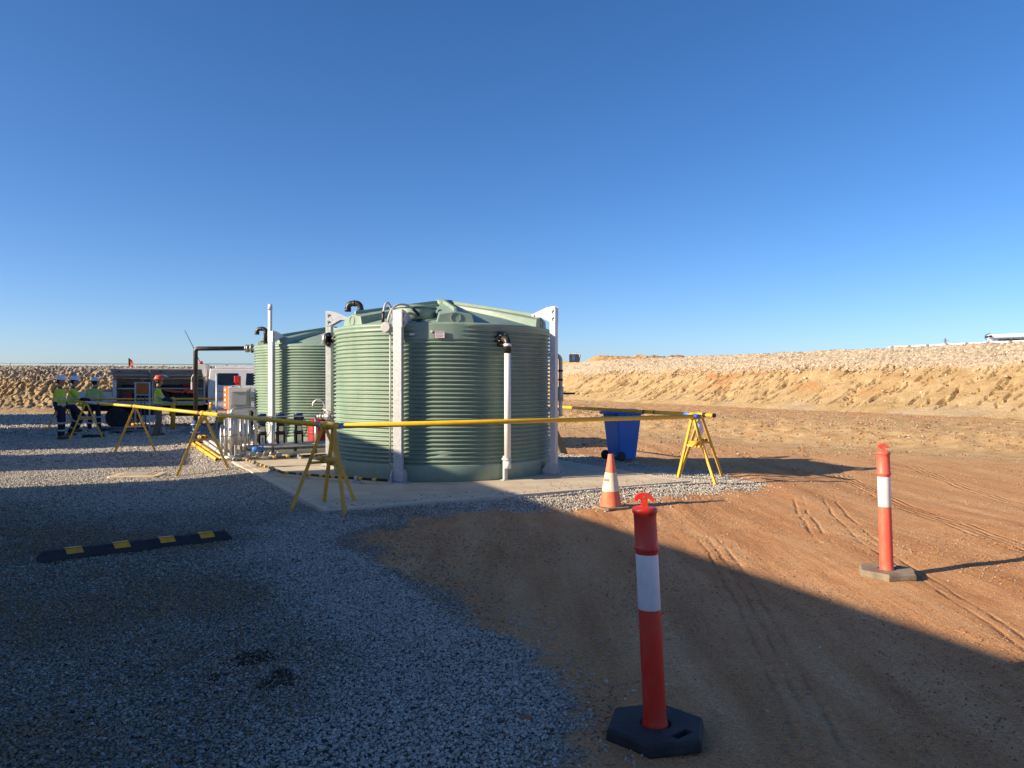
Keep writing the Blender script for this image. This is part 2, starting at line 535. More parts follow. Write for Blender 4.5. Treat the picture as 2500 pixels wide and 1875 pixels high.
def ramp(nt, fac, stops):
    r = nt.nodes.new('ShaderNodeValToRGB')
    e = r.color_ramp.elements
    while len(e) < len(stops):
        e.new(0.5)
    for i, (p, c) in enumerate(stops):
        e[i].position = p
        e[i].color = (*c, 1) if len(c) == 3 else c
    nt.links.new(fac, r.inputs['Fac'])
    return r.outputs['Color']
def mixc(nt, fac, a, b, blend='MIX'):
    m = nt.nodes.new('ShaderNodeMix'); m.data_type = 'RGBA'; m.blend_type = blend
    for s, v in ((m.inputs[0], fac), (m.inputs[6], a), (m.inputs[7], b)):
        if hasattr(v, 'is_linked') or hasattr(v, 'links'):
            nt.links.new(v, s)
        elif isinstance(v, (int, float)):
            s.default_value = v
        else:
            s.default_value = (*v, 1)
    return m.outputs[2]
def attr(nt, name, kind='GEOMETRY'):
    a = nt.nodes.new('ShaderNodeAttribute'); a.attribute_name = name; a.attribute_type = kind
    return a.outputs['Fac']
def mathn(nt, op, a, b=None):
    m = nt.nodes.new('ShaderNodeMath'); m.operation = op
    for i, v in enumerate((a, b)):
        if v is None: continue
        if isinstance(v, (int, float)): m.inputs[i].default_value = v
        else: nt.links.new(v, m.inputs[i])
    return m.outputs[0]

def ground_material():
    m = bpy.data.materials.new('site_ground'); m.use_nodes = True
    nt = m.node_tree; b = nt.nodes['Principled BSDF']
    b.inputs['Roughness'].default_value = 0.95
    b.inputs['Specular IOR Level'].default_value = 0.15
    ge = nt.nodes.new('ShaderNodeNewGeometry'); pos = ge.outputs['Position']
    mp = node(nt, 'ShaderNodeMapping'); mp.inputs['Scale'].default_value = (1.0, 0.13, 1.0); mp.inputs['Rotation'].default_value = (0, 0, R(4))
    nt.links.new(pos, mp.inputs['Vector']); st = mp.outputs['Vector']
    big = noise(nt, pos, 0.35, 5); mid = noise(nt, pos, 2.2, 7, 0.65); fine = noise(nt, pos, 38, 6, 0.7); streak = noise(nt, st, 2.4, 8, 0.62)
    dirt = ramp(nt, streak, [(0.3, (0.40, 0.19, 0.08)), (0.47, (0.56, 0.285, 0.128)), (0.62, (0.64, 0.365, 0.178)), (0.78, (0.69, 0.45, 0.24))])
    dirt = mixc(nt, ramp(nt, big, [(0.42, (0, 0, 0)), (0.66, (0.5, 0.5, 0.5))]), dirt, (0.58, 0.30, 0.13))
    dirt = mixc(nt, ramp(nt, mid, [(0.5, (0, 0, 0)), (0.75, (0.45, 0.45, 0.45))]), dirt, (0.42, 0.165, 0.055))
    och = ramp(nt, mid, [(0.3, (0.40, 0.235, 0.10)), (0.5, (0.54, 0.36, 0.175)), (0.7, (0.62, 0.45, 0.24))])
    dirt = mixc(nt, attr(nt, 'ochre'), dirt, och)
    speck = ramp(nt, fine, [(0.3, (0.62, 0.6, 0.58)), (0.5, (1, 1, 1)), (0.72, (1.18, 1.16, 1.12))])
    dirt = mixc(nt, 0.85, dirt, speck, 'MULTIPLY')
    dirt = mixc(nt, 0.8, dirt, ramp(nt, noise(nt, pos, 120, 3, 0.8), [(0.35, (0.42, 0.38, 0.36)), (0.5, (1, 1, 1)), (0.66, (1.4, 1.4, 1.38))]), 'MULTIPLY')
    vor = node(nt, 'ShaderNodeTexVoronoi', Scale=52.0); nt.links.new(pos, vor.inputs['Vector'])
    sep = nt.nodes.new('ShaderNodeSeparateColor'); nt.links.new(vor.outputs['Color'], sep.inputs[0])
    stone = ramp(nt, sep.outputs[0], [(0.0, (0.16, 0.145, 0.12)), (0.5, (0.33, 0.30, 0.25)), (1.0, (0.52, 0.47, 0.39))])
    stone = mixc(nt, ramp(nt, mid, [(0.5, (0, 0, 0)), (0.78, (0.5, 0.5, 0.5))]), stone, (0.21, 0.165, 0.12))
    gfac = attr(nt, 'gravel')
    colr = mixc(nt, gfac, dirt, stone)
    colr = mixc(nt, attr(nt, 'stain'), colr, (0.045, 0.032, 0.022))
    sx = nt.nodes.new('ShaderNodeSeparateXYZ'); nt.links.new(pos, sx.inputs[0])
    wobn = mathn(nt, 'MULTIPLY', mathn(nt, 'SUBTRACT', noise(nt, pos, 1.3, 3), 0.5), 0.10)
    breakn = ramp(nt, noise(nt, pos, 2.6, 4), [(0.38, (0, 0, 0)), (0.55, (1, 1, 1))])
    tracks = None
    for (x0, k1, k2, yc, ya, yb2, offs, wd) in ((3.46, 0.28, 0.02, 9.18, 7.4, 11.6, (0.0, 0.13, 0.43, 0.60), 0.020), (4.75, 0.05, 0.012, 6.0, 3.5, 17.0, (0.0, 0.09, 0.18, 0.27, 1.75, 1.86, 1.95), 0.018), (1.55, 0.16, -0.01, 5.0, 2.5, 8.5, (0.0, 0.1, 0.2, 1.6, 1.7), 0.018)):
        yy_ = mathn(nt, 'SUBTRACT', sx.outputs[1], yc)
        fx = mathn(nt, 'ADD', mathn(nt, 'MULTIPLY', yy_, k1), mathn(nt, 'MULTIPLY', mathn(nt, 'MULTIPLY', yy_, yy_), k2))
        t = mathn(nt, 'ADD', mathn(nt, 'SUBTRACT', mathn(nt, 'SUBTRACT', sx.outputs[0], x0), fx), wobn)
        mr_ = nt.nodes.new('ShaderNodeMapRange'); mr_.interpolation_type = 'SMOOTHSTEP'
        mr_.inputs['From Min'].default_value = ya; mr_.inputs['From Max'].default_value = ya + 1.0
        nt.links.new(sx.outputs[1], mr_.inputs['Value'])
        mr2 = nt.nodes.new('ShaderNodeMapRange'); mr2.interpolation_type = 'SMOOTHSTEP'
        mr2.inputs['From Min'].default_value = yb2; mr2.inputs['From Max'].default_value = yb2 - 1.5
        nt.links.new(sx.outputs[1], mr2.inputs['Value'])
        msk_ = mathn(nt, 'MULTIPLY', mathn(nt, 'MULTIPLY', mr_.outputs[0], mr2.outputs[0]), breakn)
        for o_ in offs:
            d_ = mathn(nt, 'DIVIDE', mathn(nt, 'SUBTRACT', t, o_), wd)
            g_ = mathn(nt, 'MULTIPLY', mathn(nt, 'POWER', 2.718, mathn(nt, 'MULTIPLY', mathn(nt, 'MULTIPLY', d_, d_), -1.0)), msk_)
            tracks = g_ if tracks is None else mathn(nt, 'ADD', tracks, g_)
    tracks = mathn(nt, 'MULTIPLY', tracks, mathn(nt, 'SUBTRACT', 1.0, gfac))
    colr = mixc(nt, mathn(nt, 'MULTIPLY', tracks, 0.35), colr, (0.24, 0.11, 0.045))
    nt.links.new(colr, b.inputs['Base Color'])
    dist = mathn(nt, 'MULTIPLY', mathn(nt, 'SUBTRACT', 1.0, vor.outputs['Distance']), gfac)
    hgt = mathn(nt, 'ADD', mathn(nt, 'MULTIPLY', dist, 0.9), mathn(nt, 'ADD', mathn(nt, 'MULTIPLY', fine, 0.6), mathn(nt, 'MULTIPLY', noise(nt, pos, 130, 4, 0.7), 0.4)))
    hgt = mathn(nt, 'ADD', hgt, mathn(nt, 'MULTIPLY', mathn(nt, 'MULTIPLY', noise(nt, st, 14.0, 5, 0.6), mathn(nt, 'SUBTRACT', 1.0, gfac)), 0.9))
    hgt = mathn(nt, 'SUBTRACT', hgt, mathn(nt, 'MULTIPLY', tracks, 1.1))
    bp = node(nt, 'ShaderNodeBump', Strength=0.8, Distance=0.022)
    nt.links.new(hgt, bp.inputs['Height']); nt.links.new(bp.outputs['Normal'], b.inputs['Normal'])
    return m
gms = gravel_mask(GX, GY)
A_gravel = sstep(-0.06, 0.1, gms)
bdv = bank_d(GX, GY) + 0.8 * fbm(GX * 0.3, GY * 0.3, 3)
A_och = (0.45 * sstep(-10.5, -4.5, bdv) + 0.55 * sstep(-4.5, -0.5, bdv)) * sstep(-14, -6, GX) * (0.55 + 0.45 * sstep(-2.2, -0.6, bdv)) * (1 - 0.55 * sstep(7.5, 10, bdv) * (1 - sstep(15, 17, bdv)))
A_och = np.clip(A_och + sstep(36, 41, GY) * sstep(-8, -14, GX), 0, 1)
def blob(x, y, cx, cy, r, n=0.5):
    return sstep(1.0, 0.35, np.hypot(x - cx, (y - cy)) / r + n * fbm(x * 9, y * 9, 3))
STAINS = [(*gp(625, 1612)[:2], 0.15), (*gp(590, 1622)[:2], 0.1), (*gp(675, 1668)[:2], 0.13), (*gp(690, 1648)[:2], 0.07), (*gp(525, 1660)[:2], 0.06)]
def stain(x, y):
    t = np.zeros_like(x)
    for cx, cy, r in STAINS:
        t = np.maximum(t, blob(x, y, cx, cy, r))
    return t
ground = grid_mesh('ground', GX, GY, GZ, ground_material(), dict(gravel=A_gravel, ochre=A_och, stain=stain(GX, GY) * 0.7))
structure(ground)
def gz(x, y):
    return float(ground_h(np.array([float(x)]), np.array([float(y)]))[0])

# ---------------------------------------------------------------- stones as instanced stuff
def stone_mesh(name, k, material, flat=0.7):
    bm = bmesh.new()
    bmesh.ops.create_icosphere(bm, subdivisions=1, radius=1.0)
    r = random.Random(k)
    sx, sy, sz = r.uniform(0.75, 1.25), r.uniform(0.6, 0.95), r.uniform(0.45, 0.7) * flat / 0.7
    cuts = [(Vector((r.gauss(0, 1), r.gauss(0, 1), r.gauss(0, 1))).normalized(), r.uniform(0.45, 0.8)) for _ in range(6)]
    for v in bm.verts:
        for n, d in cuts:
            e = v.co.dot(n) - d
            if e > 0: v.co -= n * e
        v.co *= r.uniform(0.92, 1.08)
        v.co.x *= sx; v.co.y *= sy; v.co.z *= sz
    me = bpy.data.meshes.new(name)
    bm.to_mesh(me); bm.free()
    me.materials.append(material)
    return bpy.data.objects.new(name, me)
def stone_material(name, stops, inst=True):
    m = bpy.data.materials.new(name); m.use_nodes = True
    nt = m.node_tree; b = nt.nodes['Principled BSDF']
    b.inputs['Roughness'].default_value = 0.85; b.inputs['Specular IOR Level'].default_value = 0.3
    tint = attr(nt, 'tint', 'INSTANCER')
    tc = nt.nodes.new('ShaderNodeTexCoord')
    nz = noise(nt, tc.outputs['Object'], 3.0, 4)
    c = ramp(nt, tint, stops)
    c = mixc(nt, 0.6, c, ramp(nt, nz, [(0.3, (0.75, 0.75, 0.75)), (0.7, (1.2, 1.2, 1.2))]), 'MULTIPLY')
    nt.links.new(c, b.inputs['Base Color'])
    return m
def scatter(name, pts, scl, tint, variants, label, cat):
    n = len(pts)
    me = bpy.data.meshes.new(name)
    me.vertices.add(n)
    me.vertices.foreach_set('co', pts.astype(np.float32).ravel())
    for k, ty, arr in (('rot', 'FLOAT_VECTOR', rng.random((n, 3)) * np.array([0.9, 0.9, 6.283]) - np.array([0.45, 0.45, 0])), ('scl', 'FLOAT', scl), ('tint', 'FLOAT', tint), ('idx', 'INT', rng.integers(0, len(variants), n))):
        at = me.attributes.new(k, ty, 'POINT')
        at.data.foreach_set('vector' if ty == 'FLOAT_VECTOR' else 'value', np.ascontiguousarray(arr.astype(np.int32 if ty == 'INT' else np.float32)).ravel())
    me.update()
    o = bpy.data.objects.new(name, me)
    COL.objects.link(o)
    ng = bpy.data.node_groups.new(name + '_nodes', 'GeometryNodeTree')
    ng.interface.new_socket('Geometry', in_out='INPUT', socket_type='NodeSocketGeometry')
    ng.interface.new_socket('Geometry', in_out='OUTPUT', socket_type='NodeSocketGeometry')
    gi = ng.nodes.new('NodeGroupInput'); go = ng.nodes.new('NodeGroupOutput')
    iop = ng.nodes.new('GeometryNodeInstanceOnPoints')
    jn = ng.nodes.new('GeometryNodeJoinGeometry')
    for v in reversed(variants):
        oi = ng.nodes.new('GeometryNodeObjectInfo')
        oi.inputs['Object'].default_value = v
        oi.inputs['As Instance'].default_value = True
        ng.links.new(oi.outputs['Geometry'], jn.inputs[0])
    def na(k, ty):
        a = ng.nodes.new('GeometryNodeInputNamedAttribute'); a.data_type = ty
        a.inputs['Name'].default_value = k
        return a.outputs[0]
    ng.links.new(gi.outputs[0], iop.inputs['Points'])
    ng.links.new(jn.outputs[0], iop.inputs['Instance'])
    iop.inputs['Pick Instance'].default_value = True
    ng.links.new(na('idx', 'INT'), iop.inputs['Instance Index'])
    ng.links.new(na('rot', 'FLOAT_VECTOR'), iop.inputs['Rotation'])
    ng.links.new(na('scl', 'FLOAT'), iop.inputs['Scale'])
    ng.links.new(iop.outputs[0], go.inputs[0])
    md = o.modifiers.new('stones', 'NODES'); md.node_group = ng
    tag(o, label, cat, kind='stuff')
    return o
gm_ = stone_material('gravel_stone', [(0.0, (0.05, 0.034, 0.022)), (0.08, (0.10, 0.07, 0.045)), (0.12, (0.17, 0.152, 0.128)), (0.45, (0.345, 0.312, 0.262)), (0.75, (0.50, 0.455, 0.385)), (0.93, (0.66, 0.60, 0.51)), (0.96, (0.25, 0.155, 0.085)), (1.0, (0.38, 0.25, 0.14))])
stones = [stone_mesh('gravel_stone', i, gm_, 0.75) for i in range(8)]
def gen(y0, y1, dens, kx=0.80):
    a = kx * (y1 * y1 - y0 * y0)
    n = int(a * dens)
    y = np.sqrt(rng.random(n) * (y1 * y1 - y0 * y0) + y0 * y0)
    x = (rng.random(n) * 2 - 1) * kx * y
    return x, y
allp = []
for (y0, y1, dens, s0, s1) in ((2.3, 6.0, 7200, 0.0058, 0.0132), (6.0, 9.5, 4000, 0.008, 0.0155), (9.5, 15, 2000, 0.0115, 0.02), (15, 24, 650, 0.02, 0.033), (24, 42, 100, 0.04, 0.066)):
    x, y = gen(y0, y1, dens)
    g = gravel_mask(x, y)
    prob = sstep(-0.10, 0.10, g) * (0.70 + 0.30 * sstep(-0.5, 0.3, -fbm(x * 0.55 + 9, y * 0.55, 4))) + 0.13 * sstep(-0.6, 0.0, g) ** 2 * (y < 12) + 0.006 * sstep(-2.5, 0.0, g) * (y < 9)
    keep = (rng.random(len(x)) < prob) & (sdist(x, y, slab_poly) < 0.0)
    x, y = x[keep], y[keep]
    s = (s0 + (s1 - s0) * rng.random(len(x)) ** 1.6)
    z = ground_h(x, y) + s * rng.uniform(-0.1, 0.55, len(x)) + 0.012 * sstep(0, 0.3, gravel_mask(x, y))
    gl = gravel_low(x, y)
    fresh = sstep(0.05, 0.3, gl) * (1 - sstep(0.6, 1.3, gl + 0.3 * fbm(x, y, 3))) * (y < 9)
    near = 1 - sstep(8.0, 10.0, y)
    muddy = sstep(-0.15, 0.4, fbm(x * 0.55 + 9, y * 0.55, 4)) * (1 - fresh) * (0.15 + 0.85 * near)
    inner = sstep(0.9, 1.6, gl + 0.3 * fbm(x, y, 3)) * near
    muddy = np.maximum(muddy, blob(x, y, -7.0, 9.3, 1.6, 0.6))
    tn = 0.12 + 0.82 * np.clip(rng.normal(0.46, 0.22, len(x)) - 0.13 * muddy + 0.16 * fresh - 0.19 * inner + 0.22 * sstep(9, 11, y), 0, 1)  # last term: farther stones coloured paler, standing in for brighter sunlight on them
    tn = np.where(rng.random(len(x)) < 0.015 + 0.42 * muddy + 0.25 * inner, rng.uniform(0.955, 1.0, len(x)), tn)
    tn = np.where(rng.random(len(x)) < 0.7 * stain(x, y), rng.uniform(0, 0.08, len(x)), tn)
    allp.append((np.stack([x, y, z], -1), s, tn))
nn_ = 260
uu = rng.random(nn_) * 5.6 + 0.06; vv = np.abs(rng.normal(0, 0.35, nn_)) + 0.05
xx = CX + U.x * uu + V.x * vv; yy = CY + U.y * uu + V.y * vv
s_ = 0.005 + 0.013 * rng.random(nn_) ** 2
allp.append((np.stack([xx, yy, np.full(nn_, SLABZ) + s_ * 0.3], -1), s_, rng.uniform(0.12, 0.6, nn_)))
scatter('gravel', np.concatenate([a[0] for a in allp]), np.concatenate([a[1] for a in allp]), np.concatenate([a[2] for a in allp]), stones,
        'blue-grey crushed gravel spread around the slab and foreground', 'gravel')
# loose clods and grit lying on the dirt
cm_ = stone_material('clod', [(0.0, (0.19, 0.085, 0.04)), (0.5, (0.36, 0.19, 0.095)), (0.85, (0.46, 0.29, 0.16)), (0.93, (0.3, 0.29, 0.28)), (1.0, (0.42, 0.4, 0.37))])
clods = [stone_mesh('clod', 40 + i, cm_, 0.85) for i in range(5)]
allp = []
for (y0, y1, dens, s0, s1) in ((2.3, 6.0, 1700, 0.0024, 0.011), (6.0, 11, 700, 0.0038, 0.015), (11, 18, 90, 0.007, 0.026), (18, 36, 42, 0.014, 0.055)):
    x, y = gen(y0, y1, dens)
    g = gravel_mask(x, y)
    pr = sstep(0.0, -0.1, g) * np.maximum(sstep(-0.35, 0.5, fbm(x * 0.7, y * 0.35, 4) + 0.05), sstep(0.5, 2.0, bank_d(x, y)) * (1 - sstep(6.5, 7.5, bank_d(x, y))))
    keep = (rng.random(len(x)) < pr)
    x, y = x[keep], y[keep]
    s = s0 + (s1 - s0) * rng.random(len(x)) ** 3.2
    allp.append((np.stack([x, y, ground_h(x, y) + s * 0.15], -1), s, rng.random(len(x)) ** 0.9))
scatter('dirt_clods', np.concatenate([a[0] for a in allp]), np.concatenate([a[1] for a in allp]), np.concatenate([a[2] for a in allp]), clods,
        'loose clods and grit on the orange dirt', 'dirt')

# ---------------------------------------------------------------- embankment round the pit
toe = np.array([(-95, 39), (-55, 41), (-28.4, 42.4), (-17, 46), (-8, 58), (-1.5, 74), (3.7, 60), (8, 48.5), (17.1, 25.8), (23.5, 9), (29, -6), (40, -30)], float)
tz = np.array([0, 0, 0, 0, 0.1, 0.3, 0.4, 0.4, 0.4, 0.3, 0, 0])
rise = np.array([2.7, 2.7, 2.7, 2.7, 2.9, 3.2, 3.15, 3.0, 2.85, 2.9, 2.9, 2.9])
seg = np.hypot(*np.diff(toe, axis=0).T); cs = np.concatenate([[0], np.cumsum(seg)])
sv = [0.0]
while sv[-1] < cs[-1]:
    c = np.interp(sv[-1], cs, np.arange(len(cs)))
    sv.append(sv[-1] + (0.09 if 1.4 < c < 3.4 else 0.055 if 5.8 < c < 8.3 else 0.5))
sv = np.array(sv[:-1])
def smooth_line(a, s, w=2.2):
    o = np.zeros_like(s)
    ks = np.linspace(-w, w, 13); kw = np.exp(-(ks / w * 1.6) ** 2); kw /= kw.sum()
    for k, ww in zip(ks, kw):
        o += ww * np.interp(s + k, cs, a)
    return o
tx, ty = smooth_line(toe[:, 0], sv), smooth_line(toe[:, 1], sv)
dx, dy = np.gradient(tx), np.gradient(ty); ln = np.hypot(dx, dy)
onx, ony = -dy / ln, dx / ln            # outward (left of travel)
tzv = np.interp(sv, cs, tz); rsv = np.interp(sv, cs, rise)
RUN = 5.7
dv = np.concatenate([np.arange(-1.2, RUN + 0.9, 0.09), [6.9, 7.4, 8.2, 9.5, 12, 16, 25, 45, 100, 300, 900, 2500]])
S, D = np.meshgrid(sv, dv)
idx = np.interp(S, cs, np.arange(len(cs)))
right = sstep(5.0, 5.6, idx)
tt = D / RUN
prof = np.clip(tt, 0, 1)
prof = prof - 0.05 * np.sin(prof * np.pi * 2) * 0.5
Zs = np.broadcast_to(tzv, S.shape) + np.broadcast_to(rsv, S.shape) * prof + np.where(D < 0, D * 0.06, 0) + np.where(D > RUN, 0.0, 0)
on = sstep(0.02, 0.14, tt) * (1 - sstep(1.0, 1.12, tt))
al = R(93); a1 = S * math.cos(al) + D * math.sin(al); a2 = -S * math.sin(al) + D * math.cos(al)
wob = fbm(S * 0.35, D * 0.35, 3)
win = sstep(0.05, 0.14, tt) * (1 - sstep(0.64, 0.76, tt + 0.06 * wob))
led = np.zeros_like(S)
for (fr, am_, ex_, fa, thr, off) in ((0.6, 0.12, 3.0, 0.8, 0.16, 50.0), (1.3, 0.08, 2.5, 1.0, 0.13, 9.0), (2.6, 0.05, 2.0, 1.3, 0.10, 27.0)):
    qq = a2 * fr + 0.25 * fbm(S * 0.5 + off, D * 0.5, 3) + 0.16 * fr * perlin(a1 * 2.2 + off, a2 * 0.8) + 0.07 * fr * perlin(a1 * 6.0 + off, a2 * 2)
    ln_ = np.floor(qq); fr_ = qq - ln_
    msk = sstep(thr, thr + 0.22, perlin(a1 * fa + ln_ * 7.31 + off, ln_ * 3.77 + off))
    dc = (fr_ - 0.93) / fr
    wv = 0.035 + 0.07 * np.abs(perlin(a1 * 1.5 + off, a2 * 0.3))
    led = led - am_ * msk * fr_ ** ex_ - am_ * 1.7 * msk * np.exp(-(dc / wv) ** 2)
led = led * win
fineR = 0.022 * fbm(a1 * 0.6, a2 * 4.0, 4, 0.6) + 0.02 * fbm(S * 0.4, D * 0.5, 3)
topR = sstep(0.60, 0.72, tt + 0.08 * wob)
rub = 0.09 * ridged(S * 2.3, D * 1.6, 3, 0.65) + 0.06 * fbm(S * 5, D * 5, 2)
HR = led + fineR * (1 - 0.4 * topR) + topR * (rub * 0.8 - 0.02)
lump = ridged(S * 1.7 + wob * 0.3, D * 1.5, 4, 0.62)
midL = sstep(0.36, 0.46, tt + 0.06 * wob) * (1 - sstep(0.66, 0.78, tt + 0.06 * wob))
lowL = (1 - sstep(0.40, 0.5, tt + 0.05 * wob)) * sstep(0.08, 0.16, tt)
hiL = sstep(0.64, 0.76, tt + 0.05 * wob)
row = np.floor(D / 0.42 + 0.25 * wob)
ph = np.modf(np.abs(np.sin(row * 12.9898) * 43758.5))[0] * 6.28
cq = -S * 1.75 - D * 0.9 + ph + 0.35 * fbm(S * 0.9, D * 0.9, 3); cle = -(cq - np.floor(cq)) ** 2.0
q3 = -S * 1.6 + 0.8 * D + 0.9 * fbm(S * 0.8, D * 0.8, 4); saw3 = q3 - np.floor(q3)
HL = midL * (0.08 * (lump - 0.2) - 0.24 * saw3 ** 2.6) + lowL * (0.15 * cle * (0.6 + 0.9 * perlin(S * 0.8, D * 1.1)) + 0.07 * fbm(S * 2, D * 2, 4, 0.6)) \
    + hiL * (1 - 0.75 * sstep(0.85, 0.97, tt)) * (0.14 * ridged(S * 3.4, D * 1.3, 3, 0.62) - 0.07) + 0.05 * fbm(S * 4, D * 4, 3)
H = (HR * right + HL * (1 - right)) * on
H = H + 0.02 * fbm(S * 1.2, D * 1.2, 3) * sstep(-0.05, 0.02, tt)
beta = math.atan2(2.9, RUN)
crestn = 0.035 * fbm(S * 0.55, D * 0.2, 3) * sstep(0.85, 1.0, tt) * (1 - sstep(2.5, 5, tt))
EX = tx + onx * D - onx * H * math.sin(beta) * on
EY = ty + ony * D - ony * H * math.sin(beta) * on
EZ = Zs + H * math.cos(beta) + crestn
EZ = np.where(D < -0.5, EZ - 0.08, EZ)
pale = np.clip(topR * right * 0.95 + hiL * (1 - right) * 0.75 + 0.55 * (1 - sstep(0.02, 0.25, tt)) * sstep(0.25, 0.6, fbm(S * 0.2, D * 0.6, 3) + 0.2), 0, 1)
rust = sstep(0.1, 0.45, fbm(S * 0.13 + 3, D * 0.35, 4) + 0.55 * sstep(0.42, 0.6, tt) * (1 - sstep(0.72, 0.85, tt)) * sstep(6.7, 7.6, idx) - 0.15 + 0.25 * sstep(7.6, 8.2, idx) * sstep(0.5, 0.7, tt)) * sstep(6.3, 7.0, idx)
rust = 0.75 * rust * sstep(0.22, 0.42, tt + 0.1 * wob) * (1 - 0.6 * topR * (1 - sstep(7.5, 8.2, idx)))
def emb_material():
    m = bpy.data.materials.new('embankment_soil'); m.use_nodes = True
    nt = m.node_tree; b = nt.nodes['Principled BSDF']
    b.inputs['Roughness'].default_value = 0.95; b.inputs['Specular IOR Level'].default_value = 0.12
    ge = nt.nodes.new('ShaderNodeNewGeometry'); pos = ge.outputs['Position']
    mid = noise(nt, pos, 0.9, 7, 0.65); fine = noise(nt, pos, 9, 6, 0.7); vf = noise(nt, pos, 28, 4, 0.7)
    och = ramp(nt, mid, [(0.3, (0.34, 0.225, 0.105)), (0.5, (0.45, 0.315, 0.16)), (0.7, (0.53, 0.39, 0.215))])
    och = mixc(nt, attr(nt, 'rust'), och, ramp(nt, fine, [(0.35, (0.33, 0.15, 0.055)), (0.65, (0.47, 0.255, 0.105))]))
    pal = ramp(nt, fine, [(0.3, (0.30, 0.235, 0.165)), (0.5, (0.42, 0.345, 0.255)), (0.72, (0.55, 0.47, 0.37))])
    c = mixc(nt, attr(nt, 'pale'), och, pal)
    c = mixc(nt, 0.7, c, ramp(nt, vf, [(0.3, (0.78, 0.76, 0.74)), (0.5, (1, 1, 1)), (0.7, (1.12, 1.12, 1.12))]), 'MULTIPLY')
    nt.links.new(c, b.inputs['Base Color'])
    bp = node(nt, 'ShaderNodeBump', Strength=0.8, Distance=0.12)
    nt.links.new(mathn(nt, 'ADD', mathn(nt, 'MULTIPLY', fine, 0.8), mathn(nt, 'MULTIPLY', vf, 0.35)), bp.inputs['Height'])
    nt.links.new(bp.outputs['Normal'], b.inputs['Normal'])
    return m
embm = emb_material()
emb = grid_mesh('embankment', EX, EY, EZ, embm, dict(pale=pale, rust=rust))
emb.data.polygons.foreach_set('use_smooth', np.zeros(len(emb.data.polygons), bool))
structure(emb)
# rubble on the crest of the slope
n = 26000
cc = rng.random(n)
ss = np.where(cc < 0.62, rng.uniform(np.interp(5.5, np.arange(len(cs)), cs), np.interp(8.3, np.arange(len(cs)), cs), n), rng.uniform(np.interp(1.5, np.arange(len(cs)), cs), np.interp(3.8, np.arange(len(cs)), cs), n))
tq = np.clip(rng.normal(0.86, 0.13, n), 0.1, 1.12)
low = rng.random(n) < 0.025
tq = np.where(low, rng.uniform(0.05, 0.8, n), tq)
isr = np.interp(ss, cs, np.arange(len(cs))) > 5
tx_, ty_ = np.interp(ss, sv, tx), np.interp(ss, sv, ty)
ox_, oy_ = np.interp(ss, sv, onx), np.interp(ss, sv, ony)
pz = np.interp(ss, sv, tzv) + np.interp(ss, sv, rsv) * np.clip(tq - 0.025 * np.sin(np.clip(tq, 0, 1) * 2 * np.pi), 0, 1)
sc = np.where(low, 0.02 + 0.06 * rng.random(n) ** 3, 0.03 + 0.09 * rng.random(n) ** 3)
px_ = tx_ + ox_ * tq * RUN; py_ = ty_ + oy_ * tq * RUN
rm_ = stone_material('rubble_stone', [(0.0, (0.25, 0.185, 0.125)), (0.5, (0.42, 0.335, 0.245)), (1.0, (0.6, 0.52, 0.42))])
rst = [stone_mesh('rubble', 80 + i, rm_, 0.9) for i in range(6)]
scatter('slope_rubble', np.stack([px_, py_, pz + 0.02], -1), sc, rng.random(n), rst, 'pale broken rock rubble along the top of the slope', 'rubble')

# ================================================================ SLAB
slab = structure(thing('concrete_slab', 'pale concrete slab under the green tanks', 'slab', P(0, 0), UA))
SW, SL, EB = 5.72, 13.2, 0.13
yb = [EB + 0.004, 4.6, 8.9, SL - EB - 0.004]
for i in range(3):
    MB().box(((SW) / 2, (yb[i] + yb[i + 1]) / 2, 0.03), (SW - 2 * EB - 0.008, yb[i + 1] - yb[i] - 0.008, 0.14)).build('slab_panel', M['conc'], slab, bevel=0.006)
for (c, d) in (((SW / 2, EB / 2, 0.028), (SW, EB, 0.144)), ((SW / 2, SL - EB / 2, 0.028), (SW, EB, 0.144)), ((EB / 2, SL / 2, 0.028), (EB, SL - 2 * EB - 0.004, 0.144)), ((SW - EB / 2, SL / 2, 0.028), (EB, SL - 2 * EB - 0.004, 0.144))):
    MB().box(c, d).build('slab_edge', M['concedge'], slab, bevel=0.008)
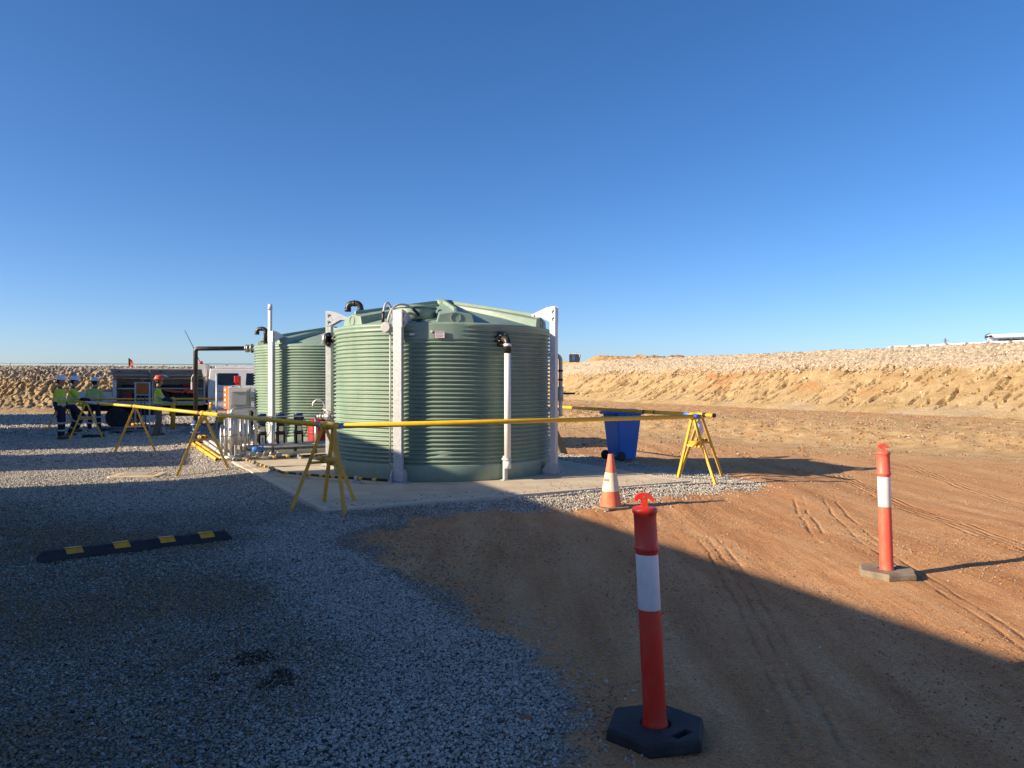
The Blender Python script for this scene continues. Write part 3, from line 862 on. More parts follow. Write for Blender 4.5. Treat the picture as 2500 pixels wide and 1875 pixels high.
# ================================================================ TANKS
T1 = P(3.07, 3.43, SLABZ); T2 = P(3.07, 10.6, SLABZ)
TR, TOP, APEX = 1.89, 2.45, 2.98          # heights above the slab
def tank_wall(me_name, mats, parent, patches):
    z = [0.0, 0.02, 0.235, 0.25]; r = [TR - 0.012, TR + 0.004, TR + 0.008, TR + 0.004]; am = [0, 0, 0, 0]
    zz = 0.25; pitch = 0.0655
    nr = 32
    for i in range(nr):
        for (f, a) in ((0.10, -0.55), (0.25, -1.0), (0.40, -0.55), (0.60, 0.55), (0.75, 1.0), (0.90, 0.55)):
            z.append(0.255 + (i + f) * pitch); r.append(TR - 0.018); am.append(0.026 * a)
    z += [2.375, 2.39, 2.415, 2.44, 2.455]; r += [TR - 0.01, TR + 0.014, TR + 0.014, TR - 0.005, TR - 0.07]; am += [0] * 5
    seg = 176
    me = bpy.data.meshes.new(me_name)
    th = np.arange(seg) / seg * 2 * np.pi
    z = np.array(z); r = np.array(r); am = np.array(am)
    TH, Z = np.meshgrid(th, z)
    RR = r[:, None] + am[:, None] * np.ones_like(TH)
    for (t0, hw, z0, z1) in patches:
        d = np.abs((TH - t0 + np.pi) % (2 * np.pi) - np.pi) * TR
        w = (1 - sstep(hw - 0.03, hw + 0.08, d)) * (sstep(z0 - 0.03, z0 + 0.01, Z) * (1 - sstep(z1 - 0.01, z1 + 0.03, Z)))
        RR = RR * (1 - w) + (TR - 0.004) * w
    co = np.stack([RR * np.cos(TH), RR * np.sin(TH), Z], -1).reshape(-1, 3)
    nz = len(z)
    i = np.arange(nz * seg).reshape(nz, seg)
    j = np.roll(i, -1, axis=1)
    q = np.stack([i[:-1], j[:-1], j[1:], i[1:]], -1).reshape(-1, 4)
    me.vertices.add(len(co)); me.loops.add(q.size); me.polygons.add(len(q))
    me.vertices.foreach_set('co', co.ravel())
    me.loops.foreach_set('vertex_index', q.ravel().astype(np.int32))
    me.polygons.foreach_set('loop_start', (np.arange(len(q)) * 4).astype(np.int32))
    me.polygons.foreach_set('use_smooth', np.ones(len(q), bool))
    me.update(calc_edges=True)
    me.materials.append(mats)
    o = bpy.data.objects.new('wall', me); COL.objects.link(o); o.parent = parent
    return o
def make_tank(label, c, lobe0, patches, hatch):
    t = thing('water_tank', label, 'tank', c, 0, 'green corrugated water tanks')
    tank_wall('tank_wall', M['tank'], t, patches)
    # shallow roof between the ribs
    MB().lathe([(TR - 0.075, TOP - 0.01), (TR - 0.12, TOP + 0.012), (1.2, TOP + 0.17), (0.6, TOP + 0.31), (0.12, TOP + 0.43), (0.02, TOP + 0.44)], 96).build('roof', M['tank'], t)
    for k in range(6):
        a = lobe0 + k * math.pi / 3
        ro, ri = TR - 0.075, 0.16
        m = T((0, 0, 0), a)
        def sec(x, w, zb, ze, zp):
            return [(x, -w, zb), (x, -w * 0.86, ze), (x, 0, zp), (x, w * 0.86, ze), (x, w, zb)]
        s0 = sec(ro, 0.30, TOP - 0.02, TOP + 0.125, TOP + 0.175)
        s1 = sec(1.0, 0.215, TOP + 0.12, TOP + 0.30, TOP + 0.335)
        s2 = sec(ri, 0.07, TOP + 0.36, TOP + 0.455, TOP + 0.47)
        vs = s0 + s1 + s2
        fs = [(4, 3, 2, 1, 0), (10, 11, 12, 13, 14)]
        for b in (0, 5):
            for i in range(4):
                fs.append((b + i, b + i + 1, b + i + 6, b + i + 5))
        lobe = MB().add(vs, fs, False, m).build('roof_rib', M['tank'], t, bevel=0.012)
        # thin upstanding fin along the rib
        MB().add([(ro - 0.04, -0.03, TOP + 0.16), (ro - 0.04, 0.03, TOP + 0.16), (ro - 0.05, -0.022, TOP + 0.235), (ro - 0.05, 0.022, TOP + 0.235),
                  (0.1, -0.03, TOP + 0.45), (0.1, 0.03, TOP + 0.45), (0.1, -0.022, TOP + 0.53), (0.1, 0.022, TOP + 0.53)],
                 [(0, 2, 3, 1), (4, 5, 7, 6), (0, 4, 6, 2), (1, 3, 7, 5), (2, 6, 7, 3), (0, 1, 5, 4)], False, m).build('fin', M['tank'], lobe, bevel=0.006)
        ring = MB(); ring.ring((ro - 0.005, 0, TOP + 0.075), (ro + 0.012, 0, TOP + 0.075), 0.082, 0.07, 20)
        ring.v = [tuple(m @ Vector(p)) for p in ring.v]
        ring.build('embossed_ring', M['tank'], lobe)
    MB().lathe([(0.17, TOP + 0.4), (0.16, APEX - TOP + TOP + 0.0), (0.03, APEX + 0.015)], 18).build('roof_cap', M['tank'], t)
    if hatch is not None:
        hx, hy = 1.36 * math.cos(hatch), 1.36 * math.sin(hatch)
        h = MB().lathe([(0.33, TOP + 0.05), (0.32, TOP + 0.24), (0.30, TOP + 0.255)], 28, c=(hx, hy, 0)).build('hatch_neck', M['tank'], t)
        MB().lathe([(0.34, TOP + 0.25), (0.34, TOP + 0.275), (0.25, TOP + 0.3), (0.05, TOP + 0.31)], 28, c=(hx, hy, 0)).build('hatch_lid', M['tank'], h)
    return t
th1 = math.atan2(-T1.y, -T1.x); th2 = math.atan2(-T2.y, -T2.x)
tank1 = make_tank('large green corrugated water tank in front, nearest to the camera', T1, th1 + R(6), [(th1 + R(-1.5), 0.42, 2.18, 2.42), (th1 + R(0.5), 0.09, 0.38, 0.47)], th1 + R(-19))
tank2 = make_tank('green corrugated water tank standing behind, left of the front tank', T2, th2 + R(-42), [], None)
def on_tank(c, ang, r, z):
    return Vector((c.x + r * math.cos(ang), c.y + r * math.sin(ang), c.z + z))
# sign plates on the front tank
def wall_plate(name, parent, c, ang, w, h, z, material, r=TR + 0.02, t=0.006):
    m = T(on_tank(c, ang, r, z), ang - math.pi / 2 + math.pi)
    m = Matrix.Translation(on_tank(c, ang, r, z)) @ Euler((R(90), 0, ang + math.pi / 2)).to_matrix().to_4x4()
    pmi = PM[parent.name].inverted()
    return MB().box((0, 0, 0), (w, h, t), pmi @ m).build(name, material, parent), pmi @ m
pl, pm = wall_plate('sign_plate', tank1, T1, th1 - R(1.8), 0.165, 0.115, 2.255, M['pvc'])
for (c, d) in (((0, 0.052, 0.004), (0.16, 0.006, 0.003)), ((0, -0.052, 0.004), (0.16, 0.006, 0.003)), ((0.078, 0, 0.004), (0.005, 0.1, 0.003)), ((-0.078, 0, 0.004), (0.005, 0.1, 0.003))):
    MB().box(c, d, pm).build('red_border', M['red'], pl)
for i in range(4):
    MB().box((0, 0.03 - i * 0.02, 0.004), (0.12 - 0.02 * (i % 2), 0.005, 0.002), pm).build('print_line', M['ink'], pl)
wall_plate('name_tag', tank1, T1, th1 - R(14.5), 0.08, 0.032, 2.26, M['pvc'])
MB().tube([on_tank(T1, th1 - R(5.4), TR - 0.02, 2.3), on_tank(T1, th1 - R(5.4), TR + 0.035, 2.3)], 0.017, 10).build('wall_plug', M['pvc'], tank1, world=True)

# ---------------------------------------------------------------- hold-down posts
def post(label, c, ang, top, flip=1, rp=2.08):
    p = on_tank(c, ang, rp, 0)
    t = thing('hold_down_post', label, 'post', p, ang + math.pi, 'galvanised posts holding the tanks down')
    w = 0.135; d = 0.10                       # local +x points to the tank
    sh = MB(); th = 0.008
    sh.box((0, 0, (top) / 2 + 0.01), (d, w, top - 0.02))
    sh.build('shaft', M['galv'], t, bevel=0.006)
    MB().box((0.02, 0, 0.006), (0.34, 0.26, 0.012)).build('base_plate', M['galv'], t, bevel=0.003)
    for s in (-1, 1):
        MB().add([(-0.13, s * 0.075, 0.013), (0.18, s * 0.075, 0.013), (0.18, s * 0.075, 0.07), (0.08, s * 0.075, 0.2), (-0.05, s * 0.075, 0.2), (-0.13, s * 0.075, 0.1),
                  (-0.13, s * 0.087, 0.013), (0.18, s * 0.087, 0.013), (0.18, s * 0.087, 0.07), (0.08, s * 0.087, 0.2), (-0.05, s * 0.087, 0.2), (-0.13, s * 0.087, 0.1)],
                 [(0, 1, 2, 3, 4, 5)[::-1], (6, 7, 8, 9, 10, 11)] + [(i, (i + 1) % 6, 6 + (i + 1) % 6, 6 + i) for i in range(6)]).build('gusset', M['galv'], t)
        for x in (-0.11, 0.15):
            MB().tube([(x, s * 0.108, 0.01), (x, s * 0.108, 0.05)], 0.009, 6).build('anchor_bolt', M['cast'], t)
    for s in (-1, 1):
        y0 = s * (w / 2 + 0.001); y1 = s * (w / 2 + 0.009)
        pr = [(-0.05, top - 0.26), (0.02, top - 0.26), (0.10, top - 0.22), (0.22, top - 0.155), (0.36, top - 0.15), (0.38, top - 0.12), (0.10, top - 0.005), (0.0, top + 0.01), (-0.05, top + 0.01)]
        n = len(pr)
        vs = [(x, y0, z) for x, z in pr] + [(x, y1, z) for x, z in pr]
        fs = [tuple(range(n)) if s > 0 else tuple(range(n - 1, -1, -1)), tuple(range(2 * n - 1, n - 1, -1)) if s > 0 else tuple(range(n, 2 * n))] + [(i, (i + 1) % n, n + (i + 1) % n, n + i) for i in range(n)]
        br = MB().add(vs, fs).build('bracket', M['galv'], t)
        for (x, z) in ((0.0, top - 0.06), (0.0, top - 0.18), (0.33, top - 0.135)):
            MB().tube([(x, y1 - s * 0.004, z), (x, y1 + s * 0.018, z)], 0.018, 6).build('bolt', M['cast'], br)
            if x == 0: MB().box((x, y1 + s * 0.001, z - 0.03), (0.014, 0.004, 0.04)).build('slot', M['dark'], br)
    return t, p
post_f, pf = post('galvanised post in front of the near tank, beside the grey conduit', T1, th1 + R(-19.5), 2.62, rp=2.03)
post_r, pr_ = post('galvanised post at the right side of the near tank', T1, th1 + R(62), 2.78)
post_l, pl_ = post('galvanised post between the two tanks, left of the near tank', T1, th1 + R(-101), 2.80)
post_b, pb_ = post('galvanised post behind the near tank', T1, th1 + R(150), 2.75)
az2 = math.atan2(-(657.0 - 1250), 1878)
post_2, p2_ = post('galvanised post in front of the rear tank', T2, th2 + R(-40.5), 2.74)

# ---------------------------------------------------------------- white downpipe
def arc(c, a, b, r, n=7):
    """quarter bend: starts along direction a, ends along b"""
    c = Vector(c); a = Vector(a); b = Vector(b)
    return [c + a * (r * math.sin(t)) + b * (r * (1 - math.cos(t))) for t in [i / n * math.pi / 2 for i in range(n + 1)]]
ad = th1 + R(29)
pd = on_tank(T1, ad, TR + 0.16, 0)
dp = thing('downpipe', 'white plastic overflow downpipe with black elbow on the near tank', 'pipe', pd, ad)
MB().tube([(0, 0, 0.28), (0, 0, 2.0)], 0.052, 18).build('pipe', M['pvc'], dp)
MB().lathe([(0.056, 0.19), (0.056, 0.30), (0.052, 0.30)], 18).build('end_cap', M['pvc'], dp)
e = MB(); e.tube([(0, 0, 1.98), (0, 0, 2.10)] + [Vector((0, 0, 2.12)) + Vector((-0.08 * (1 - math.cos(t)), 0, 0.08 * math.sin(t))) for t in [i / 7 * math.pi / 2 for i in range(8)]] + [(-0.13, 0, 2.20)], 0.058, 18)
e.build('elbow', M['black'], dp)
MB().lathe([(0.061, 2.085), (0.061, 2.125)], 18).build('label_band', M['pvc'], dp)
fl = MB(); fl.tube([(-0.15, 0, 2.20), (-0.12, 0, 2.20)], 0.115, 24); fl.tube([(-0.185, 0, 2.20), (-0.155, 0, 2.20)], 0.115, 24)
flo = fl.build('flange', M['black'], dp)
for k in range(6):
    a = k * math.pi / 3 + 0.3
    MB().tube([(-0.19, 0.085 * math.cos(a), 2.20 + 0.085 * math.sin(a)), (-0.1, 0.085 * math.cos(a), 2.20 + 0.085 * math.sin(a))], 0.01, 6).build('bolt', M['steel'], flo)
br = MB(); br.box((-0.07, 0.0, 0.19), (0.05, 0.06, 0.38)); br.box((-0.07, 0, 0.005), (0.09, 0.12, 0.01)); br.box((-0.04, -0.03, 0.33), (0.12, 0.035, 0.03))
br.build('floor_bracket', M['galv'], dp, bevel=0.004)
MB().lathe([(0.06, 0.31), (0.06, 0.345)], 18).build('clamp', M['galv'], dp)

# ---------------------------------------------------------------- vents
def vent(label, c, ang, r, z0, head):
    p = on_tank(c, ang, r, z0)
    t = thing('gooseneck_vent', label, 'vent', p, head, 'black gooseneck vents on the tank roofs')
    rr = 0.052; h = 0.17
    pts = [(0, 0, -0.15), (0, 0, h)] + [(0.085 * (1 - math.cos(a)), 0, h + 0.085 * math.sin(a)) for a in [i / 6 * math.pi / 2 for i in range(1, 7)]]
    pts += [(0.15, 0, h + 0.085)] + [(0.15 + 0.085 * math.sin(a), 0, h + 0.085 * math.cos(a)) for a in [i / 6 * math.pi / 2 for i in range(1, 7)]] + [(0.235, 0, h - 0.06)]
    MB().tube(pts, rr, 16).build('bent_pipe', M['black'], t)
    for (a, b) in (((0, 0, h - 0.05), (0, 0, h)), ((0.10, 0, h + 0.085), (0.13, 0, h + 0.085)), ((0.235, 0, h - 0.06), (0.235, 0, h + 0.0))):
        MB().tube([a, b], rr * 1.1, 16).build('socket', M['black'], t)
    MB().tube([(0, 0, -0.08), (0, 0, -0.05)], 0.12, 20).build('flange', M['black'], t)
    return t
vent('black gooseneck vent pipe on the roof of the near tank', T1, th1 + R(-100), 1.5, TOP + 0.24, R(180) - R(8))
vent('black gooseneck vent pipe on the roof of the rear tank', T2, th2 + R(-85), 1.6, TOP + 0.19, R(180) - R(8))
# slim white riser behind the rear post
rs = on_tank(T2, th2 + R(-130), TR + 0.2, 0)
wr = thing('vent_riser', 'slim white vertical pipe rising above the rear tank post', 'pipe', rs)
MB().tube([(0, 0, 0), (0, 0, 3.66)], 0.055, 14).build('pipe', M['pvc'], wr)
MB().lathe([(0.061, 3.5), (0.061, 3.6)], 14).build('collar', M['greyplastic'], wr)

# ---------------------------------------------------------------- conduit, junction box and hoses at the front post
side = Vector((math.cos(th1 + R(-19) - math.pi / 2), math.sin(th1 + R(-19) - math.pi / 2), 0)); rad = Vector((math.cos(th1 + R(-19)), math.sin(th1 + R(-19)), 0))
# 'side' points to the viewer's left along the tank
cb = on_tank(T1, th1 + R(-19.5), 2.03, 0) + side * 0.135
cd = thing('cable_conduit', 'grey conduit with round junction box clipped beside the front post', 'conduit', cb)
MB().tube([(0, 0, 0.25), (0, 0, 2.32)], 0.014, 10).build('conduit', M['greyplastic'], cd)
for z in (0.28, 0.95, 2.05):
    MB().box((-side.x * 0.03, -side.y * 0.03, z), (0.07, 0.045, 0.03)).build('saddle_clip', M['greyplastic'], cd, bevel=0.004)
jb = MB(); jc = Vector((side.x * 0.05 + rad.x * 0.02, side.y * 0.05 + rad.y * 0.02, 2.36))
jb.tube([jc - rad * 0.05, jc + rad * 0.035], 0.085, 20); jb.tube([jc + rad * 0.03, jc + rad * 0.055], 0.072, 20)
jbo = jb.build('junction_box', M['greyplastic'], cd, bevel=0.006)
for k in range(8):
    a = k * math.pi / 4
    q = jc + rad * 0.03 + side * (0.078 * math.cos(a)) + Vector((0, 0, 0.078 * math.sin(a)))
    MB().box(q, (0.022, 0.022, 0.022)).build('lug', M['greyplastic'], jbo)
def bez(p0, p1, p2, p3, n=18):
    p0, p1, p2, p3 = map(Vector, (p0, p1, p2, p3))
    return [p0 * (1 - t) ** 3 + p1 * 3 * t * (1 - t) ** 2 + p2 * 3 * t * t * (1 - t) + p3 * t ** 3 for t in [i / n for i in range(n + 1)]]
j0 = jc + Vector((0, 0, 0.08))
gl = on_tank(T1, th1 + R(-12.5), 1.72, TOP + 0.03) - cb
h1 = bez(j0 - side * 0.02, j0 + Vector((0, 0, 0.34)) - side * 0.05, gl + Vector((0, 0, 0.34)) + side * 0.2, gl + Vector((0, 0, 0.08)))
MB().tube(h1, 0.017, 10).build('hose', M['greyplastic'], cd)
MB().tube([gl - Vector((0, 0, 0.03)), gl + Vector((0, 0, 0.03))], 0.05, 12).build('gland_base', M['black'], cd)
MB().tube(h1[-4:], 0.024, 10).build('hose_end', M['black'], cd)
g2 = j0 - rad * 0.25 + Vector((0, 0, 0.05)) + side * 0.02
h2 = bez(j0 + side * 0.06, j0 + Vector((0, 0, 0.38)) + side * 0.07, g2 + Vector((0, 0, 0.38)), g2)
MB().tube(h2, 0.017, 10).build('hose', M['greyplastic'], cd)
MB().tube(h2[:4], 0.023, 10).build('hose_end', M['black'], cd)

# ---------------------------------------------------------------- fittings left of the near tank
fp = on_tank(T1, th1 + R(-97), TR, 2.30)
ft = thing('inlet_flange', 'bolted grey flange fitting high on the left of the near tank', 'pipe fitting', fp, th1 + R(-112))
MB().tube([(-0.06, 0, 0), (0.16, 0, 0)], 0.06, 16).build('stub', M['black'], ft)
MB().tube([(0.0, 0, 0), (0.035, 0, 0)], 0.13, 20).build('back_flange', M['black'], ft)
fo = MB().tube([(0.16, 0, 0), (0.19, 0, 0)], 0.125, 22).build('flange', M['black'], ft)
MB().tube([(0.195, 0, 0), (0.25, 0, 0)], 0.118, 22).build('blank', M['cast'], ft)
for k in range(4):
    a = k * math.pi / 2 + 0.78
    MB().tube([(0.15, 0.095 * math.cos(a), 0.095 * math.sin(a)), (0.285, 0.095 * math.cos(a), 0.095 * math.sin(a))], 0.012, 6).build('bolt', M['steel'], fo)
vp = on_tank(T1, th1 + R(-96), TR, 0.92)
bv = thing('ball_valve', 'steel lever ball valve low on the left of the near tank', 'valve', vp, th1 + R(-112))
MB().tube([(-0.06, 0, 0), (0.05, 0, 0)], 0.085, 14).build('bulkhead', M['black'], bv)
MB().tube([(0.05, 0, 0), (0.12, 0, 0)], 0.045, 14).build('nipple', M['steel'], bv)
vb = MB(); vb.tube([(0.10, 0, 0), (0.24, 0, 0)], 0.062, 8); vb.tube([(0.24, 0, 0), (0.30, 0, 0)], 0.04, 12); vb.tube([(0.30, 0, 0), (0.34, 0, 0)], 0.05, 12); vb.tube([(0.34, 0, 0), (0.40, 0, 0)], 0.035, 12)
vb.build('valve_body', M['cast'], bv)
MB().tube([(0.17, 0, 0.05), (0.17, 0, 0.09), (0.21, 0, 0.10), (0.30, 0.0, 0.14)], 0.01, 8).build('lever', M['steel'], bv)
for s in (-1, 1):
    MB().tube([(0.03, 0.02, s * 0.06), (0.01, 0.03, s * 0.12), (0.04, 0.03, s * 0.19)], 0.011, 8).build('cam_arm', M['cast'], bv)

# ---------------------------------------------------------------- pipework on the right of the near tank
rp0 = on_tank(T1, th1 + R(88), TR + 0.10, 0)
rw = thing('level_pipework', 'grey valve pipework behind the right post of the near tank', 'pipe', rp0)
xr = Vector((0.09, 0.0, 0))
MB().tube([(-0.12, 0, 2.02), (0.0, 0, 2.02)] + [(0.1 * math.sin(a), 0, 1.92 + 0.1 * math.cos(a)) for a in [i / 6 * math.pi / 2 for i in range(1, 7)]] + [(0.1, 0, 1.35)], 0.035, 12).build('bend', M['greyplastic'], rw)
MB().tube([(0.1, 0, 1.20), (0.1, 0, 1.45)], 0.05, 12).build('valve_body', M['greyplastic'], rw)
for z in (1.56, 1.72):
    MB().tube([(0.1, 0, z), (0.1, 0, z + 0.03)], 0.046, 12).build('clamp', M['black'], rw)
MB().tube([(0.1, 0, 0.92), (0.1, 0, 1.22)], 0.035, 12).build('tail_pipe', M['pvc'], rw)
MB().tube([(0.1, 0, 1.33), (0.36, 0.02, 1.33)], 0.018, 8).build('handle', M['black'], rw)
MB().tube([(-0.12, 0, 1.05), (0.1, 0, 1.05)], 0.03, 12).build('inlet', M['greyplastic'], rw)

# ================================================================ BARRIERS
RAILZ = 1.085
def trestle(label, c, rail_dir, spread=0.88, lean=0.0, ts=0.0):
    """A-frame stand: two angle-iron legs, cross bar with two short sleeves, top sleeve for the rail"""
    d = Vector((rail_dir[0], rail_dir[1], 0)).normalized()
    rz = math.atan2(d.y, d.x)
    z0 = 0.0
    t = thing('barrier_trestle', label, 'trestle', (c[0], c[1], 0), rz, 'yellow A-frame trestles carrying the barrier rails')
    inv = PM[t.name].inverted()
    for s in (-1, 1):
        fx = inv @ Vector((0, 0, 0))
        foot_w = PM[t.name] @ Vector((lean, s * spread / 2, 0))
        zf = gz(foot_w.x, foot_w.y) + 0.004
        a = Vector((lean, s * spread / 2, zf)); b = Vector((0, s * 0.02 + ts, RAILZ - 0.03))
        l = MB(); l.bar(a + Vector((0.017, 0, 0)), b + Vector((0.017, 0, 0)), 0.005, 0.045, up=(1, 0, 0)) if False else None
        l.bar(a, b, 0.045, 0.006, up=(1, 0, 0)); l.bar(a + Vector((0.02, 0, 0)), b + Vector((0.02, 0, 0)), 0.006, 0.044, up=(1, 0, 0))
        l.build('leg', M['yellow'], t)
    k = 1 - 0.62 / RAILZ
    MB().bar((lean * k, -spread / 2 * k, 0.62), (lean * k, spread / 2 * k, 0.62), 0.035, 0.03).build('cross_bar', M['yellow'], t)
    for y in (-0.035, 0.035):
        m = MB(); m.ring((lean * k - 0.09, y, 0.668), (lean * k + 0.09, y, 0.668), 0.033, 0.026, 14)
        m.build('sleeve', M['yellow'], t)
    m = MB(); m.ring((-0.07, ts, RAILZ), (0.07, ts, RAILZ), 0.044, 0.037, 16)
    m.build('rail_sleeve', M['yellow'], t)
    return t
def rail(label, p, q, r=0.033, z=RAILZ, tapes=(), sockets=()):
    p = Vector((p[0], p[1], z)); q = Vector((q[0], q[1], z))
    d = (q - p).normalized()
    t = thing('barrier_rail', label, 'barrier rail', p, 0, 'yellow pipe rails of the barrier')
    m = MB(); m.ring((0, 0, 0), q - p, r, r - 0.005, 18)
    m.build('pipe', M['yellowpipe'], t)
    L = (q - p).length
    for (f, ln, mt) in tapes:
        a = d * (f * L)
        MB().tube([a - d * ln / 2, a + d * ln / 2], r + 0.004, 18).build('tape', M[mt], t)
    return t
A4l = Vector((-2.36, 9.66)); A4f = Vector((-2.20, 9.42)); A3 = Vector((-5.43, 13.52)); A2 = Vector((-8.68, 17.72)); A1 = Vector((-11.9, 21.5)); A0 = Vector((-15.0, 25.6))
B1f = Vector((2.90, 12.15)); B2b = Vector((3.16, 12.85)); dl = A3 - A4l; df = B1f - A4f; db = Vector((-2.15, 4.45))
trestle('yellow trestle at the slab corner carrying the long left barrier rail', A4l, dl)
trestle('yellow trestle at the slab corner with blue tape, carrying the front rail', A4f, df, 0.98)
trestle('yellow trestle standing by the yellow pipes on the slab edge', A3, dl)
trestle('yellow trestle second from the workers, on the sunlit gravel strip', A2, dl)
trestle('yellow trestle right beside the two standing workers', A1, dl)
trestle('yellow trestle partly hidden behind the leftmost worker', A0, (A1 - A0))
trestle('yellow trestle at the right gravel corner carrying the front rail', B1f, df, ts=0.08)
trestle('yellow trestle at the right gravel corner carrying the rear rail', B2b, db, 0.92)
B3 = B2b + db.normalized() * 7.6
trestle('yellow trestle hidden behind the near tank', B3, db)
dfn = df.normalized(); dln = dl.normalized(); dbn = db.normalized()
rail('long yellow barrier rail crossing in front of the near tank', A4f - dfn * 0.13, B1f + dfn * 0.1, tapes=((0.035, 0.1, 'bluetape'), (0.985, 0.12, 'bluetape'), (0.0205, 0.012, 'black')))
rail('yellow barrier rail from the slab corner past the pump skid', A4l - dln * 0.18, A3 + dln * 0.1, tapes=((0.055, 0.05, 'bluetape'), (0.008, 0.05, 'black'), (0.985, 0.05, 'greyplastic')))
rail('bright sunlit yellow barrier rail in the middle of the left line', A3 + dln * 0.14, A2 + dln * 0.1, tapes=((0.01, 0.06, 'black'),))
rail('yellow barrier rail with grey end, reaching the workers', A2 + dln * 0.14, A1 + dln * 0.1, tapes=((0.01, 0.06, 'black'), (0.86, 1.3, 'galv'), (0.68, 0.06, 'black'), (0.985, 0.07, 'black')))
rail('dull yellow barrier rail beyond the workers', A1 + dln * 0.14, A0, tapes=((0.02, 0.06, 'black'),))
rail('dull yellow far barrier rail running in front of the truck', A0 + Vector((0.1, 0.3)), Vector((-9.1, 27.2)), tapes=((0.35, 0.05, 'black'),))
rail('yellow barrier rail running back along the right side of the slab', B2b - dbn * 0.32, B3 + dbn * 0.1, tapes=((0.085, 0.16, 'bluetape'), (0.0, 0.02, 'black'), (0.027, 0.07, 'black'), (0.24, 0.05, 'black'), (0.20, 0.03, 'black')))
# paper tag tied on the right trestle
tg = thing('paper_tag', 'crumpled white paper tag tied to the right corner trestle', 'tag', (2.98, 12.28, 0.86), R(20))
MB().add([(-0.09, 0, 0.13), (0.05, -0.01, 0.16), (0.12, 0.03, -0.02), (0.0, 0.0, -0.12), (-0.03, -0.03, 0.02), (-0.09, 0.004, 0.13), (0.05, -0.006, 0.16), (0.12, 0.034, -0.02), (0.0, 0.004, -0.12), (-0.03, -0.026, 0.02)],
         [(0, 1, 4), (1, 2, 4), (2, 3, 4), (3, 0, 4), (6, 5, 9), (7, 6, 9), (8, 7, 9), (5, 8, 9)]).build('sheet', M['refl'], tg)
MB().tube([(-0.02, 0, 0.12), (0.0, 0.01, 0.24)], 0.004, 6).build('tie', M['bluetape'], tg)

